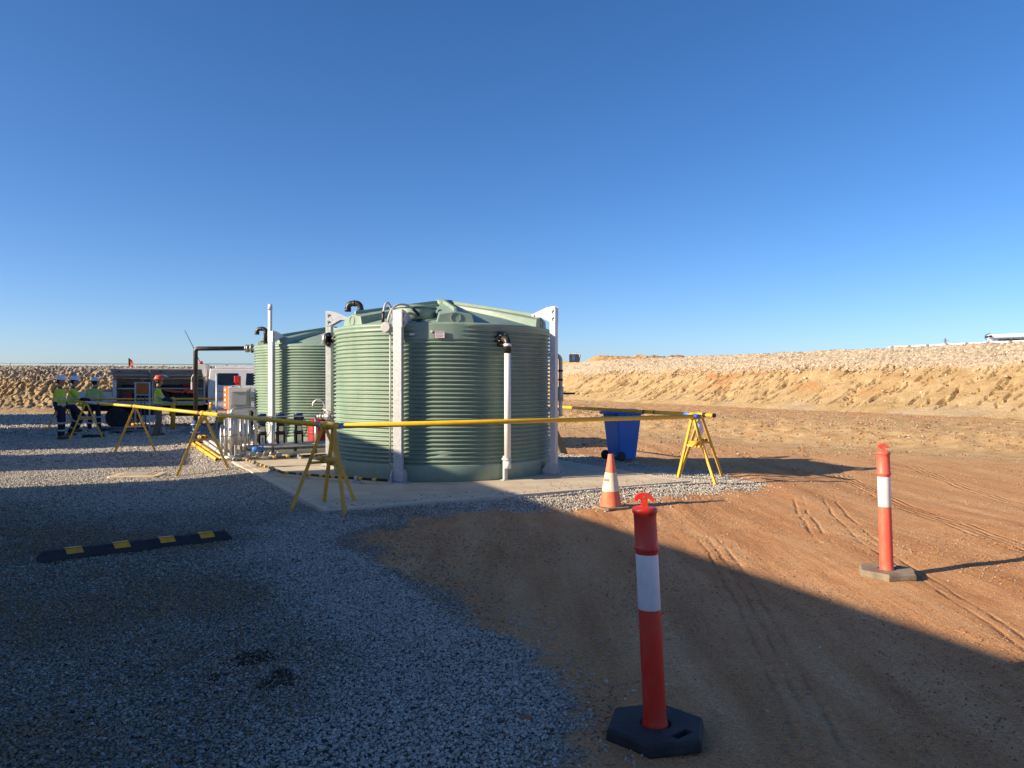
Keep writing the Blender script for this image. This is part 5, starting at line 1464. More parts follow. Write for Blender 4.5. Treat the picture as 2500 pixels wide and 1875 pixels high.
# ================================================================ BACKGROUND WORK AREA
yb0 = thing('yellow_guard_post', 'yellow steel guard post in front of the truck', 'guard post', (-11.68, 26.5, 0))
MB().lathe([(0.075, 0.0), (0.075, 1.10), (0.06, 1.135), (0.03, 1.15)], 20).build('post', M['yellow'], yb0)
MB().lathe([(0.12, 0.0), (0.12, 0.015)], 20).build('base_plate', M['yellow'], yb0)
ss_ = thing('sign_stand', 'grey steel stand with a square orange panel by the truck', 'sign stand', (-12.25, 25.5, 0), R(6))
for x in (-0.225, 0.225):
    MB().bar((x, 0, 0), (x, 0, 1.66), 0.04).build('leg', M['galv'], ss_)
for z in (1.64, 1.24, 0.95):
    MB().bar((-0.22, 0, z), (0.22, 0, z), 0.03).build('cross_bar', M['galv'], ss_)
for x in (-0.04, 0.08):
    MB().tube([(x, -0.02, 1.22), (x, -0.03, 0.75), (x + 0.03, -0.02, 0.12)], 0.018, 8).build('hanging_pipe', M['bluepipe'], ss_)
MB().box((0, -0.02, 1.44), (0.36, 0.02, 0.34)).build('panel', mat('panel_orange', (0.42, 0.12, 0.01), 0.5, var=0.15), ss_)
MB().tube([(0, 0, 1.66), (0, 0, 1.71)], 0.035, 10).build('lamp', M['hatred'], ss_)
for i in range(6):
    a = Vector((-14.05 + 0.05 * i, 26.1 - 0.02 * i, 0)); z = 0.04 + 0.072 * (i // 3)
    t = thing('blue_pipe', 'dark blue pipe in the loose stack behind the sign stand', 'pipe', (a.x, a.y - 0.09 * (i % 3), 0), R(3 - 2.4 * i), 'stack of dark blue pipes')
    m = MB(); m.ring((0, 0, z), (1.7 + 0.12 * (i % 4), 0, z), 0.04, 0.034, 12); m.build('pipe', M['bluepipe'], t)
pp = thing('timber_pallet', 'grey timber pallet on the ground under the sign stand', 'pallet', (-12.35, 24.75, 0), R(5))
for i in range(4):
    MB().box((0.0, -0.24 + 0.16 * i, 0.115), (0.95, 0.11, 0.025)).build('board', M['greytimber'], pp)
for x in (-0.42, 0, 0.42):
    MB().box((x, 0, 0.05), (0.09, 0.6, 0.1)).build('bearer', M['greytimber'], pp)
cbk = thing('concrete_block', 'weathered concrete block beside the worker in grey trousers', 'block', (-10.95, 23.75, 0), R(10))
MB().box((0, 0, 0.125), (0.40, 0.36, 0.25)).build('block', M['lidgrey'], cbk, bevel=0.015)
hp = gp(464, 1060)
bm = bmesh.new(); bmesh.ops.create_grid(bm, x_segments=40, y_segments=40, size=0.8)
xs_ = np.array([v.co.x for v in bm.verts]); ys_ = np.array([v.co.y for v in bm.verts])
hh = 0.36 * np.clip(1 - np.hypot(xs_ * 1.15, ys_) / 0.68, 0, 1) ** 0.9 + 0.03 * fbm(xs_ * 6, ys_ * 6, 3) - 0.03
for v, z in zip(bm.verts, hh): v.co.z = z
me = bpy.data.meshes.new('gravel_heap'); bm.to_mesh(me); bm.free(); me.materials.append(M['gravelheap'])
gh = bpy.data.objects.new('gravel_heap', me); COL.objects.link(gh); gh.location = (hp.x, hp.y + 0.4, 0.02)
tag(gh, 'small heap of grey gravel beside the yellow guard post', 'gravel heap')
pl2 = thing('pipe_pallet', 'pale timber pallet under the loose yellow pipes behind the pole', 'pallet', (-9.6, 26.4, 0), R(8))
for z in (0.12, 0.28):
    for i in range(4):
        MB().box((0.0, -0.27 + 0.18 * i, z), (1.1, 0.12, 0.022)).build('board', M['timber'], pl2)
for x in (-0.48, 0, 0.48):
    MB().box((x, 0, 0.06), (0.09, 0.66, 0.1)).build('bearer', M['timber'], pl2)
    MB().box((x, 0, 0.2), (0.09, 0.66, 0.13)).build('bearer', M['timber'], pl2)
for i in range(11):
    t = thing('yellow_pipe', 'yellow pipe in the loose pile on the timber pallet', 'pipe', (-10.1 + 0.04 * (i % 4), 26.15 + 0.1 * (i % 5), 0.30), R(-10 + 7 * (i % 4)), 'pile of yellow pipes on the pallet')
    z = 0.035 + 0.065 * (i // 4); s = R(-6 + 3 * (i % 5))
    m = MB(); m.ring((0, 0, z), (1.15, 0, z + 0.02 * (i % 3)), 0.033, 0.026, 10); m.build('pipe', M['yellowpipe'], t)
bs = thing('leaning_yellow_pipe', 'yellow pipe leaning against the black fill pipe', 'pipe', (-8.6, 20.9, 0.1), R(20))
MB().tube([(0, 0, 0.3), (0.36, 0, 0.75), (0.40, 0, 0.95)], 0.04, 12).build('pipe', M['yellowpipe'], bs)
MB().lathe([(0.05, 0), (0.05, 0.07)], 12, m=T((0.40, 0, 0.93))).build('socket', M['yellowpipe'], bs)

# ================================================================ TRUCK
tk = thing('service_truck', 'white crew cab service truck with open gull-wing canopy doors', 'truck', (-15.4, 27.3, 0), R(12))
W = 1.9
MB().box((3.1, W / 2, 0.72), (6.3, 0.8, 0.22)).build('chassis', M['dark'], tk)
MB().box((2.2, W / 2, 0.91), (4.2, W, 0.07)).build('tray_floor', M['offwhite'], tk)
MB().box((2.1, -0.012, 0.86), (4.2, 0.02, 0.075)).build('lime_strip', M['lime'], tk)
for (x, y) in ((0.5, 0.0), (0.5, W)):
    MB().box((0.56, y + (0.02 if y == 0 else -0.02), 1.14), (1.08, 0.03, 0.36)).build('drop_side', M['white'], tk, bevel=0.005)
MB().box((0.015, W / 2, 1.14), (0.03, W, 0.36)).build('tail_gate', M['white'], tk, bevel=0.005)
MB().box((0.6, W * 0.6, 1.26), (0.9, 0.5, 0.3)).build('timber_load', M['timber'], tk)
MB().box((0.75, -0.01, 0.965), (0.32, 0.02, 0.1)).build('step_ring', M['white'], tk)
# canopy shell: floor, back, roof, ends and mid wall
cx0, cx1 = 1.14, 4.24
for nm, c, d in (('canopy_roof', ((cx0 + cx1) / 2, W / 2, 1.82), (cx1 - cx0, W, 0.04)), ('canopy_back', ((cx0 + cx1) / 2, 0.85, 1.37), (cx1 - cx0, 0.03, 0.84)), ('canopy_floor', ((cx0 + cx1) / 2, W / 2, 0.965), (cx1 - cx0, W, 0.03)),
                 ('canopy_wall', (cx0 + 0.02, W / 2, 1.39), (0.05, W, 0.82)), ('canopy_wall', (2.45, W / 2 + 0.02, 1.39), (0.05, W - 0.06, 0.82)), ('canopy_wall', (cx1 - 0.02, W / 2, 1.39), (0.05, W, 0.82))):
    MB().box(c, d).build(nm, M['offwhite'], tk)
MB().box((cx0 + 0.05, 0.012, 1.36), (0.12, 0.03, 0.80)).build('corner_post', M['white'], tk)
for x0, x1 in ((cx0 + 0.08, 2.42), (2.48, cx1 - 0.05)):
    MB().box(((x0 + x1) / 2, 0.55, 1.42), (x1 - x0, 0.75, 0.025)).build('shelf', M['offwhite'], tk)
    MB().box(((x0 + x1) / 2, 0.17, 1.435), (x1 - x0, 0.02, 0.05)).build('shelf_lip', M['offwhite'], tk)
    # raised gull-wing door: curved inner skin
    a = [(0.02, 1.81), (-0.12, 1.87), (-0.30, 1.97), (-0.43, 2.07), (-0.47, 2.13), (-0.455, 2.15), (-0.40, 2.11), (-0.28, 2.01), (-0.11, 1.905), (0.02, 1.845)]
    n = len(a)
    vs = [(x0 - 0.02, y, z) for y, z in a] + [(x1 + 0.02, y, z) for y, z in a]
    d_ = MB().add(vs, [tuple(range(n)), tuple(range(2 * n - 1, n - 1, -1))] + [(i, n + i, n + (i + 1) % n, (i + 1) % n) for i in range(n)]).build('canopy_door', M['offwhite'], tk)
    for xx in (x0, x1):
        MB().bar((xx, -0.02, 1.72), (xx, -0.40, 2.03), 0.03).build('door_arm', M['offwhite'], d_)
    for f in (0.2, 0.75):
        MB().box((x0 + (x1 - x0) * f, -0.42, 2.045), (0.07, 0.03, 0.03)).build('latch', M['dark'], d_)
    MB().box(((x0 + x1) / 2, -0.24, 1.92), (x1 - x0 - 0.05, 0.03, 0.02), None).build('door_rib', M['white'], d_)
for (c, d, mt) in (((1.55, 0.4, 1.12), (0.28, 0.3, 0.26), 'red'), ((1.95, 0.45, 1.16), (0.3, 0.35, 0.36), 'dark'), ((1.6, 0.4, 1.52), (0.5, 0.3, 0.12), 'dark'), ((2.8, 0.4, 1.14), (0.42, 0.4, 0.32), 'dark'), ((3.4, 0.35, 1.17), (0.7, 0.4, 0.38), 'dark'),
                   ((3.0, 0.4, 1.53), (0.8, 0.3, 0.1), 'dark'), ((3.6, 0.5, 1.56), (0.6, 0.3, 0.1), 'red'), ((3.95, 0.6, 1.2), (0.3, 0.3, 0.42), 'offwhite')):
    MB().box(c, d).build('tool_case', M[mt], tk, bevel=0.02)
MB().tube(bez((2.85, 0.1, 1.38), (3.1, 0.05, 1.33), (3.2, 0.06, 1.30), (3.4, 0.08, 1.32)) + bez((3.45, 0.08, 1.28), (3.6, 0.06, 1.4), (3.7, 0.08, 1.45), (3.85, 0.1, 1.36)), 0.045, 8).build('orange_hose', M['hatred'], tk)
MB().box((3.72, 0.07, 1.33), (0.24, 0.06, 0.16), T((0, 0, 0), 0)).build('orange_bag', M['hatred'], tk, bevel=0.015)
# cab
lowp = [(4.34, 0.62), (6.9, 0.62), (6.98, 0.8), (6.98, 1.35), (6.8, 1.52), (4.34, 1.52)]
n = len(lowp)
vs = [(x, 0.0, z) for x, z in lowp] + [(x, W, z) for x, z in lowp]
MB().add(vs, [tuple(range(n)), tuple(range(2 * n - 1, n - 1, -1))] + [(i, n + i, n + (i + 1) % n, (i + 1) % n) for i in range(n)]).build('cab', M['white'], tk, bevel=0.02)
MB().add([(4.342, 0.002, 1.5), (6.78, 0.002, 1.5), (6.78, W - 0.002, 1.5), (4.342, W - 0.002, 1.5), (4.4, 0.09, 2.16), (6.4, 0.09, 2.16), (6.4, W - 0.09, 2.16), (4.4, W - 0.09, 2.16)], FS).build('cab_roof', M['white'], tk, bevel=0.03, bseg=3)
def side_panel(name, x0, x1, z0, z1, mt, off, parent, bev=0.02):
    # follows the slight tumblehome of the cab side above the waistline
    y0 = off; 
    yy = lambda z: 0.002 + 0.088 * max(0, (z - 1.5) / 0.66) - off
    vs = []
    for yo in (0, 0.02):
        for (x, z) in ((x0, z0), (x1, z0), (x1 - 0.02, z1), (x0 + 0.02, z1)):
            vs.append((x, yy(z) + yo, z))
    return MB().add(vs, [(0, 1, 2, 3), (7, 6, 5, 4), (0, 4, 5, 1), (1, 5, 6, 2), (2, 6, 7, 3), (3, 7, 4, 0)]).build(name, mt, parent, bevel=bev)
d1 = side_panel('rear_door', 4.52, 5.52, 0.70, 1.5, M['white'], 0.012, tk)
d2 = side_panel('front_door', 5.56, 6.62, 0.70, 1.5, M['white'], 0.012, tk)
side_panel('window', 4.66, 5.40, 1.56, 2.0, M['glass'], 0.012, d1)
side_panel('window', 5.66, 6.40, 1.56, 2.0, M['glass'], 0.012, d2)
MB().box((5.35, -0.012, 1.48), (0.12, 0.02, 0.03)).build('handle', M['dark'], d1)
MB().box((5.02, -0.014, 1.33), (0.95, 0.008, 0.035)).build('lime_stripe', M['lime'], d1)
MB().box((5.12, -0.011, 0.92), (0.62, 0.006, 0.3)).build('notice', M['refl'], d1)
for (s, x, z, sz) in (('RU', 5.0, 1.18, 0.13), ('S', 4.95, 0.99, 0.1), ('IN', 4.98, 0.86, 0.1)):
    text(s, sz, M['ink'], d1, Matrix.Translation((x, -0.018, z)) @ Euler((R(90), 0, 0)).to_matrix().to_4x4())
MB().box((5.3, W / 2, 2.22), (1.5, 1.4, 0.09)).build('roof_pod', M['white'], tk, bevel=0.02)
MB().box((4.02, W * 0.4, 2.1), (0.42, 0.7, 0.46)).build('water_box', M['cabinet'], tk, bevel=0.03)
MB().lathe([(0.07, 2.33), (0.07, 2.42), (0.04, 2.46)], 14, c=(4.0, 0.6, 0)).build('beacon', M['hatred'], tk)
MB().tube([(4.02, 0.45, 2.34), (3.72, 0.45, 3.05), (3.46, 0.45, 3.58)], 0.012, 8).build('antenna', M['ink'], tk)
def wheel(x, y):
    w = MB().tube([(x, y - 0.11, 0.39), (x, y + 0.11, 0.39)], 0.385, 28).build('wheel', M['rubber'], tk, bevel=0.03, bseg=3)
    MB().tube([(x, y - 0.115, 0.39), (x, y + 0.115, 0.39)], 0.2, 20).build('rim', M['rubber'], w)
for x in (1.25, 5.9):
    for y in (0.14, W - 0.14):
        wheel(x, y)
MB().box((3.6, 0.3, 0.6), (1.2, 0.4, 0.35)).build('side_tank', M['dark'], tk, bevel=0.03)
MB().box((2.2, 0.3, 0.62), (0.5, 0.4, 0.3)).build('tool_locker', M['dark'], tk, bevel=0.02)
MB().box((6.0, 0.0, 0.6), (1.0, 0.06, 0.12)).build('side_step', M['dark'], tk)
MB().tube([(1.3, 1.4, 1.84), (1.3, 1.4, 2.58)], 0.012, 6).build('flag_pole', M['ink'], tk)
MB().add([(1.3, 1.4, 2.58), (1.3, 1.4, 2.28), (1.40, 1.44, 2.24), (1.48, 1.36, 2.32), (1.40, 1.44, 2.5), (1.3, 1.412, 2.58), (1.3, 1.412, 2.28), (1.40, 1.452, 2.24), (1.48, 1.372, 2.32), (1.40, 1.452, 2.5)], [(0, 1, 2, 3, 4), (9, 8, 7, 6, 5), (0, 4, 9, 5), (4, 3, 8, 9), (3, 2, 7, 8), (2, 1, 6, 7)]).build('flag', M['hatred'], tk)

# ================================================================ PEOPLE
def remesh(mb, name, material, parent, voxel, smooth=4):
    me = bpy.data.meshes.new('t'); me.from_pydata(mb.v, [], mb.f); me.update()
    o = bpy.data.objects.new('t', me); COL.objects.link(o)
    r = o.modifiers.new('r', 'REMESH'); r.mode = 'VOXEL'; r.voxel_size = voxel
    s = o.modifiers.new('s', 'SMOOTH'); s.factor = 0.5; s.iterations = smooth
    dg = bpy.context.evaluated_depsgraph_get()
    nm = bpy.data.meshes.new_from_object(o.evaluated_get(dg))
    bpy.data.objects.remove(o)
    nm.polygons.foreach_set('use_smooth', np.ones(len(nm.polygons), bool))
    nm.materials.clear(); nm.materials.append(material)
    q = bpy.data.objects.new(name, nm); COL.objects.link(q); q.parent = parent
    return q
def caps(m, chain):
    """chain of (point, radius)"""
    for i in range(len(chain) - 1):
        (p, r), (q, s) = chain[i], chain[i + 1]
        m.tube([p, q], [r, s], 12)
    for p, r in chain:
        m.sphere(p, r, 12, 8)
def stadium(hw, r, n=10):
    pts = []
    for i in range(n + 1):
        a = -math.pi / 2 + math.pi * i / n
        pts.append((hw + r * math.cos(a), r * math.sin(a)))
    for i in range(n + 1):
        a = math.pi / 2 + math.pi * i / n
        pts.append((-hw + r * math.cos(a), r * math.sin(a)))
    return pts
def limb_band(m, p, q, f, ln, r):
    p = Vector(p); q = Vector(q); d = (q - p).normalized(); c = p + (q - p) * f
    m.tube([c - d * ln / 2, c + d * ln / 2], r, 16)
def person(label, loc, rz, legs, arms, tilt=0.0, shirt='shirt', pants='navy', hat='hat', k=1.0, headturn=0.0, look=0.0, visor=False, legbands=True):
    """local frame: +y forward, +x right; legs/arms: lists of (root, mid, end) joints"""
    t = thing('person', label, 'person', loc, rz, 'workers in hi-vis shirts by the truck')
    sh = lambda z: Vector((0, math.tan(tilt) * max(0, z - 0.95), z))
    V3 = Vector
    body = MB()
    neck = sh(1.48)
    hc = sh(1.635) + V3((0, 0.02 + look * 0.03, 0))
    caps(body, [(sh(1.40), 0.07), (neck, 0.058), (hc + V3((0, 0.0, -0.06)), 0.06)])
    hm = Matrix.Rotation(headturn, 4, 'Z')
    def hp_(x, y, z): return hc + (hm @ V3((x, y, z)))
    body.sphere(hc + V3((0, 0, 0.03)), 0.1, 16, 10, (0.78, 0.98, 1.1))
    caps(body, [(hp_(0, 0.035, -0.075), 0.05), (hp_(0, 0.05, -0.02), 0.055)])          # jaw and face
    caps(body, [(hp_(0, 0.095, 0.025), 0.011), (hp_(0, 0.112, -0.012), 0.016)])        # nose
    body.sphere(hp_(0, 0.092, -0.05), 0.018, 10, 6, (1.4, 0.6, 0.5))                   # mouth
    for s in (-1, 1):
        body.sphere(hp_(s * 0.078, 0.0, 0.005), 0.028, 8, 6, (0.4, 0.8, 1.1))          # ears
        body.sphere(hp_(s * 0.033, 0.088, 0.032), 0.013, 8, 6)                         # eyes
    caps(body, [(sh(1.33), 0.085), (sh(1.05), 0.095), (sh(0.95), 0.095)])
    for (a, b, c) in legs:
        caps(body, [(V3(a), 0.075), (V3(b), 0.055), (V3(c), 0.04)])
    for (a, b, c) in arms:
        a, b, c = V3(a), V3(b), V3(c)
        caps(body, [(sh(1.36), 0.07), (a, 0.05), (b, 0.04), (c, 0.027)])
        d = (c - b).normalized()
        up = V3((0, 0, 1)) if abs(d.z) < 0.8 else V3((0, 1, 0))
        sx = d.cross(up).normalized(); nz_ = sx.cross(d)
        caps(body, [(c, 0.027), (c + d * 0.05 + sx * 0.015, 0.024), (c + d * 0.085 + sx * 0.02, 0.02)])
        caps(body, [(c, 0.027), (c + d * 0.05 - sx * 0.015, 0.024), (c + d * 0.085 - sx * 0.02, 0.02)])
        for i, l in enumerate((0.062, 0.075, 0.07, 0.055)):                            # four fingers, slightly curled
            o = c + d * 0.09 + sx * (0.03 - 0.02 * i)
            caps(body, [(o, 0.0098), (o + d * l * 0.55 - nz_ * 0.008, 0.0092), (o + d * l - nz_ * 0.03, 0.0082)])
        sg = 1 if a.x > 0 else -1
        o = c + d * 0.03 - sx * 0.03 * sg
        caps(body, [(o, 0.012), (o + d * 0.035 - sx * 0.028 * sg, 0.011), (o + d * 0.065 - sx * 0.034 * sg - nz_ * 0.015, 0.0095)])
    for (a, b, c) in legs:
        c = V3(c)
        caps(body, [(c, 0.04), (c + V3((0, 0.12, -0.05)), 0.03)])
    remesh(body, 'body', M['skin'], t, 0.0085, 2)
    # shirt: torso and sleeves to the elbow
    m = MB()
    for s in (-1, 1):
        caps(m, [(sh(1.33) + V3((s * 0.105, 0, 0)), 0.098), (sh(1.2) + V3((s * 0.085, 0, 0)), 0.118), (sh(0.98) + V3((s * 0.075, 0, 0)), 0.118)])
        caps(m, [(sh(1.39) + V3((s * 0.04, -0.01, 0)), 0.075), (sh(1.35) + V3((s * 0.14, 0, 0)), 0.072)])
    caps(m, [(sh(1.36), 0.09), (sh(1.2), 0.115), (sh(0.98), 0.115)])
    for (a, b, c) in arms:
        a, b = V3(a), V3(b)
        caps(m, [(sh(1.35) + V3((a.x * 0.75, 0, 0)), 0.078), (a, 0.07), (a + (b - a) * 0.5, 0.064), (a + (b - a) * 0.96, 0.061)])
    sht = remesh(m, 'shirt', M[shirt], t, 0.012, 3)
    m = MB()
    for z in (1.13, 0.965):
        c0, c1 = sh(z), sh(z + 0.055)
        st = stadium(0.083, 0.126)
        n = len(st)
        m.add([(x, y + c0.y, c0.z) for x, y in st] + [(x, y + c1.y, c1.z) for x, y in st], [(i, (i + 1) % n, n + (i + 1) % n, n + i) for i in range(n)], True)
    for (a, b, c) in arms:
        limb_band(m, a, b, 0.9, 0.06, 0.068)
    m.build('reflective_bands', M['band'], sht)
    m = MB()
    for (a, b, c) in arms:
        b, c = V3(b), V3(c)
        caps(m, [(b, 0.055), (b + (c - b) * 0.5, 0.048), (b + (c - b) * 0.95, 0.038)])
    remesh(m, 'navy_sleeves', M['navy'], sht, 0.011, 2)
    m = MB(); caps(m, [(sh(1.445) + V3((-0.035, 0.0, 0)), 0.055), (sh(1.445) + V3((0.035, 0.0, 0)), 0.055)])
    remesh(m, 'collar', M['navy'], sht, 0.011, 1)
    # trousers
    m = MB()
    for s in (-1, 1):
        caps(m, [(sh(1.0) + V3((s * 0.07, 0, 0)), 0.113), (V3((s * 0.08, -0.015, 0.9)), 0.118)])
    for (a, b, c) in legs:
        a, b, c = V3(a), V3(b), V3(c)
        caps(m, [(a, 0.108), (a + (b - a) * 0.5, 0.092), (b, 0.077), (b + (c - b) * 0.45, 0.072), (c + (b - c) * 0.10, 0.07)])
    tr = remesh(m, 'trousers', M[pants], t, 0.012, 3)
    if legbands:
        m = MB()
        for (a, b, c) in legs:
            limb_band(m, b, c, 0.12, 0.05, 0.083); limb_band(m, b, c, 0.62, 0.05, 0.079)
        m.build('reflective_bands', M['band'], tr)
    for (a, b, c) in legs:
        c = V3(c); b = V3(b)
        d = (b - c).normalized()
        f = V3((0, 1, 0)) - d * d.y
        f.normalize()
        if abs(d.z) > 0.75: f = V3((0.0, 1, 0))
        m = MB(); base = c - d * 0.055
        caps(m, [(c + d * 0.1, 0.058), (c - d * 0.01, 0.058), (base + f * 0.02, 0.052)]); caps(m, [(base - f * 0.035, 0.045), (base + f * 0.08, 0.05), (base + f * 0.165, 0.042)])
        remesh(m, 'boot', M['boot'], t, 0.012, 2)
    # hair and hat
    m = MB(); m.sphere(hc + hm @ V3((0, -0.016, 0.03)), 0.105, 14, 9, (0.80, 0.94, 1.0))
    m.v = [v for v in m.v]
    remesh(m, 'hair', M['hair'], t, 0.012, 1)
    ht = MB()
    hmx = Matrix.Translation(hc + V3((0, 0, 0.07))) @ hm @ Euler((R(-5), 0, 0)).to_matrix().to_4x4() @ Matrix.Diagonal((0.92, 1.12, 1, 1))
    ht.lathe([(0.145, -0.004), (0.148, 0.004), (0.122, 0.014), (0.118, 0.05), (0.1, 0.095), (0.066, 0.125), (0.02, 0.135)], 24, m=hmx)
    ho = ht.build('hard_hat', M[hat], t)
    MB().add([(-0.09, 0.1, 0.0), (0.09, 0.1, 0.0), (0.06, 0.185, -0.012), (-0.06, 0.185, -0.012), (-0.09, 0.1, 0.008), (0.09, 0.1, 0.008), (0.06, 0.185, -0.004), (-0.06, 0.185, -0.004)], FS, False, Matrix.Translation(hc + V3((0, 0, 0.07))) @ hm).build('peak', M[hat], ho)
    MB().box((0, 0, 0.1), (0.022, 0.2, 0.06), Matrix.Translation(hc + V3((0, 0, 0.07))) @ hm).build('ridge', M[hat], ho, bevel=0.01)
    if visor:
        vs = []; n = 12
        for i in range(n + 1):
            a = R(-65) + R(130) * i / n
            for (rr, yy_, zz_) in ((0.15, 0.0, 0.13), (0.16, 0.17, 0.06)):
                vs.append((rr * math.sin(a), 0.02 + rr * math.cos(a) * 0.75 + yy_ * 0.8, zz_ + 0.02))
        fs = [(2 * i, 2 * i + 1, 2 * i + 3, 2 * i + 2) for i in range(n)]
        MB().add(vs, fs, True, Matrix.Translation(hc + V3((0, 0, 0.07))) @ hm).build('face_shield', M['visor'], ho)
        for s in (-1, 1):
            MB().sphere(hc + hm @ V3((s * 0.1, -0.005, 0.0)), 0.04, 12, 8, (0.5, 1, 1.2)).build('ear_muff', M['black'], ho)
    return t
def leg(x, kx, ky, kz, ax, ay, az): return ((x, 0, 0.92), (kx, ky, kz), (ax, ay, az))
p1 = gp(147, 1073)
# nearest worker: three-quarter view, arms hanging
person('nearest worker in white hard hat, standing with arms hanging, leftmost of four', (p1.x, p1.y, 0.02), R(-80),
       [leg(-0.1, -0.11, 0.03, 0.5, -0.12, 0.0, 0.09), leg(0.1, 0.11, 0.05, 0.5, 0.12, 0.04, 0.09)],
       [((-0.2, 0.0, 1.37), (-0.23, 0.02, 1.08), (-0.20, 0.14, 0.86)), ((0.2, -0.02, 1.37), (0.23, -0.06, 1.08), (0.22, -0.02, 0.82))], headturn=R(-8))
p2 = gp(174, 1066)
person('bearded worker in white hard hat behind the nearest one, knee bent, leaning on the rail', (p2.x, p2.y, 0.02), R(-68),
       [leg(-0.1, -0.1, 0.10, 0.5, -0.1, -0.06, 0.09), leg(0.1, 0.12, 0.33, 0.62, 0.12, 0.14, 0.22)],
       [((-0.2, 0.05, 1.36), (-0.2, 0.22, 1.12), (-0.14, 0.48, 1.08)), ((0.2, 0.06, 1.36), (0.22, 0.25, 1.13), (0.15, 0.52, 1.10))], tilt=R(6), shirt='shirt')
person('worker in faded shirt seen from behind at the truck tray', (-14.45, 26.6, 0.0), R(8),
       [leg(-0.1, -0.13, 0.03, 0.5, -0.16, 0.0, 0.09), leg(0.1, 0.13, 0.03, 0.5, 0.16, 0.0, 0.09)],
       [((-0.2, 0.02, 1.37), (-0.27, 0.05, 1.1), (-0.12, 0.28, 1.05)), ((0.2, 0.02, 1.37), (0.27, 0.05, 1.1), (0.12, 0.28, 1.05))], shirt='shirt2', tilt=R(3))
p4 = gp(386, 1066)
p4o = person('worker in orange helmet with raised face shield and grey trousers, beside the truck', (p4.x, p4.y, 0.03), R(-64),
       [leg(-0.1, -0.11, 0.04, 0.5, -0.12, 0.0, 0.09), leg(0.1, 0.11, 0.02, 0.5, 0.12, -0.10, 0.09)],
       [((-0.2, 0.0, 1.38), (-0.24, 0.14, 1.14), (-0.14, 0.40, 1.08)), ((0.2, 0.0, 1.38), (0.26, 0.12, 1.14), (0.18, 0.38, 1.05))], pants='greypants', hat='hatred', visor=True, legbands=False, headturn=R(-6))

# ================================================================ CREST: guard rails, machines
def crest(i0, i1, dd):
    out = []
    for f in np.linspace(i0, i1, 60):
        s = np.interp(f, np.arange(len(cs)), cs)
        x = np.interp(s, sv, tx) + np.interp(s, sv, onx) * (RUN + dd)
        y = np.interp(s, sv, ty) + np.interp(s, sv, ony) * (RUN + dd)
        z = np.interp(s, sv, tzv) + np.interp(s, sv, rsv)
        out.append(Vector((x, y, z)))
    return out
def guard_rail(label, pts, zb, spacing, band):
    t = thing('guard_rail', label, 'guard rail', pts[0], 0, 'guard rails along the embankment top')
    m = MB()
    for a, b in zip(pts[:-1], pts[1:]):
        L = (b - a).length; d = (b - a) / L; n = Vector((-d.y, d.x, 0))
        prof = [(-band / 2, 0.0), (-band / 4, 0.03), (0, 0.0), (band / 4, 0.03), (band / 2, 0.0)]
        vs = [e + Vector((0, 0, zb + h)) - n * -w for e in (a, b) for h, w in prof] + [e + Vector((0, 0, zb + h)) - n * (-w + 0.006) for e in (a, b) for h, w in prof]
        fs = [(i, i + 1, 6 + i, 5 + i) for i in range(4)] + [(10 + i, 15 + i, 16 + i, 11 + i) for i in range(4)] + [(4, 14, 19, 9), (0, 5, 15, 10)]
        m.add(vs, fs)
    m.build('beam', M['refl'], t, world=True)
    acc = 0; nxt = 0.3
    for a, b in zip(pts[:-1], pts[1:]):
        L = (b - a).length; d = (b - a) / L; nn = Vector((-d.y, d.x, 0))
        while nxt < acc + L:
            p = a + d * (nxt - acc) - nn * 0.06
            MB().box((p.x, p.y, p.z + zb / 2), (0.08, 0.08, zb + band)).build('post', M['cast'], t, world=True)
            nxt += spacing
        acc += L
    return t
guard_rail('white steel guard rail on top of the right embankment', crest(7.55, 8.6, 0.45), 0.12, 1.0, 0.07)
guard_rail('thin white guard rail on top of the left embankment', crest(1.2, 3.7, 0.7), 0.2, 3.0, 0.045)
# concrete pump boom folded over a truck on the plateau
bmx = gp(2500, 1000)
yb_ = 42.0
bp0 = Vector(((2412 - 1250) / 1878 * yb_, yb_, 3.5))
cp = thing('pump_truck', 'white folded concrete pump boom on a truck above the right embankment', 'pump truck', bp0, R(-12))
MB().box((3.6, 0.6, 0.0), (7.5, 1.6, 0.3)).build('truck_bed', M['white'], cp, bevel=0.03)
for x in (0.6, 5.8):
    for y in (-0.1, 1.3):
        MB().tube([(x, y - 0.1, -0.45), (x, y + 0.1, -0.45)], 0.45, 20).build('wheel', M['rubber'], cp, bevel=0.02)
MB().bar((0.1, 0.2, 0.72), (6.5, 0.2, 0.93), 0.17, 0.17).build('boom_section', M['white'], cp)
MB().bar((0.15, 0.5, 0.55), (6.5, 0.5, 0.70), 0.15, 0.15).build('boom_section', M['white'], cp)
MB().bar((0.6, 0.2, 0.50), (6.5, 0.2, 0.62), 0.12, 0.08).build('delivery_pipe', M['dark'], cp)
MB().tube([(0.15, 0.0, 0.70), (0.15, 0.62, 0.70)], 0.06, 14).build('pivot', M['dark'], cp)
MB().tube([(0.0, 0.1, 0.5), (-0.12, 0.1, 0.62), (-0.08, 0.1, 0.78), (0.12, 0.1, 0.86)], 0.02, 10).build('elbow_pipe', M['dark'], cp)
MB().bar((0.4, 0.2, 0.15), (1.1, 0.2, 0.55), 0.1).build('ram', M['dark'], cp)
MB().bar((1.8, 0.2, 0.15), (1.3, 0.2, 0.55), 0.1).build('ram', M['dark'], cp)
MB().box((-0.9, 0.7, 0.2), (0.6, 0.4, 0.08)).build('hopper_lid', M['dark'], cp, bevel=0.02)
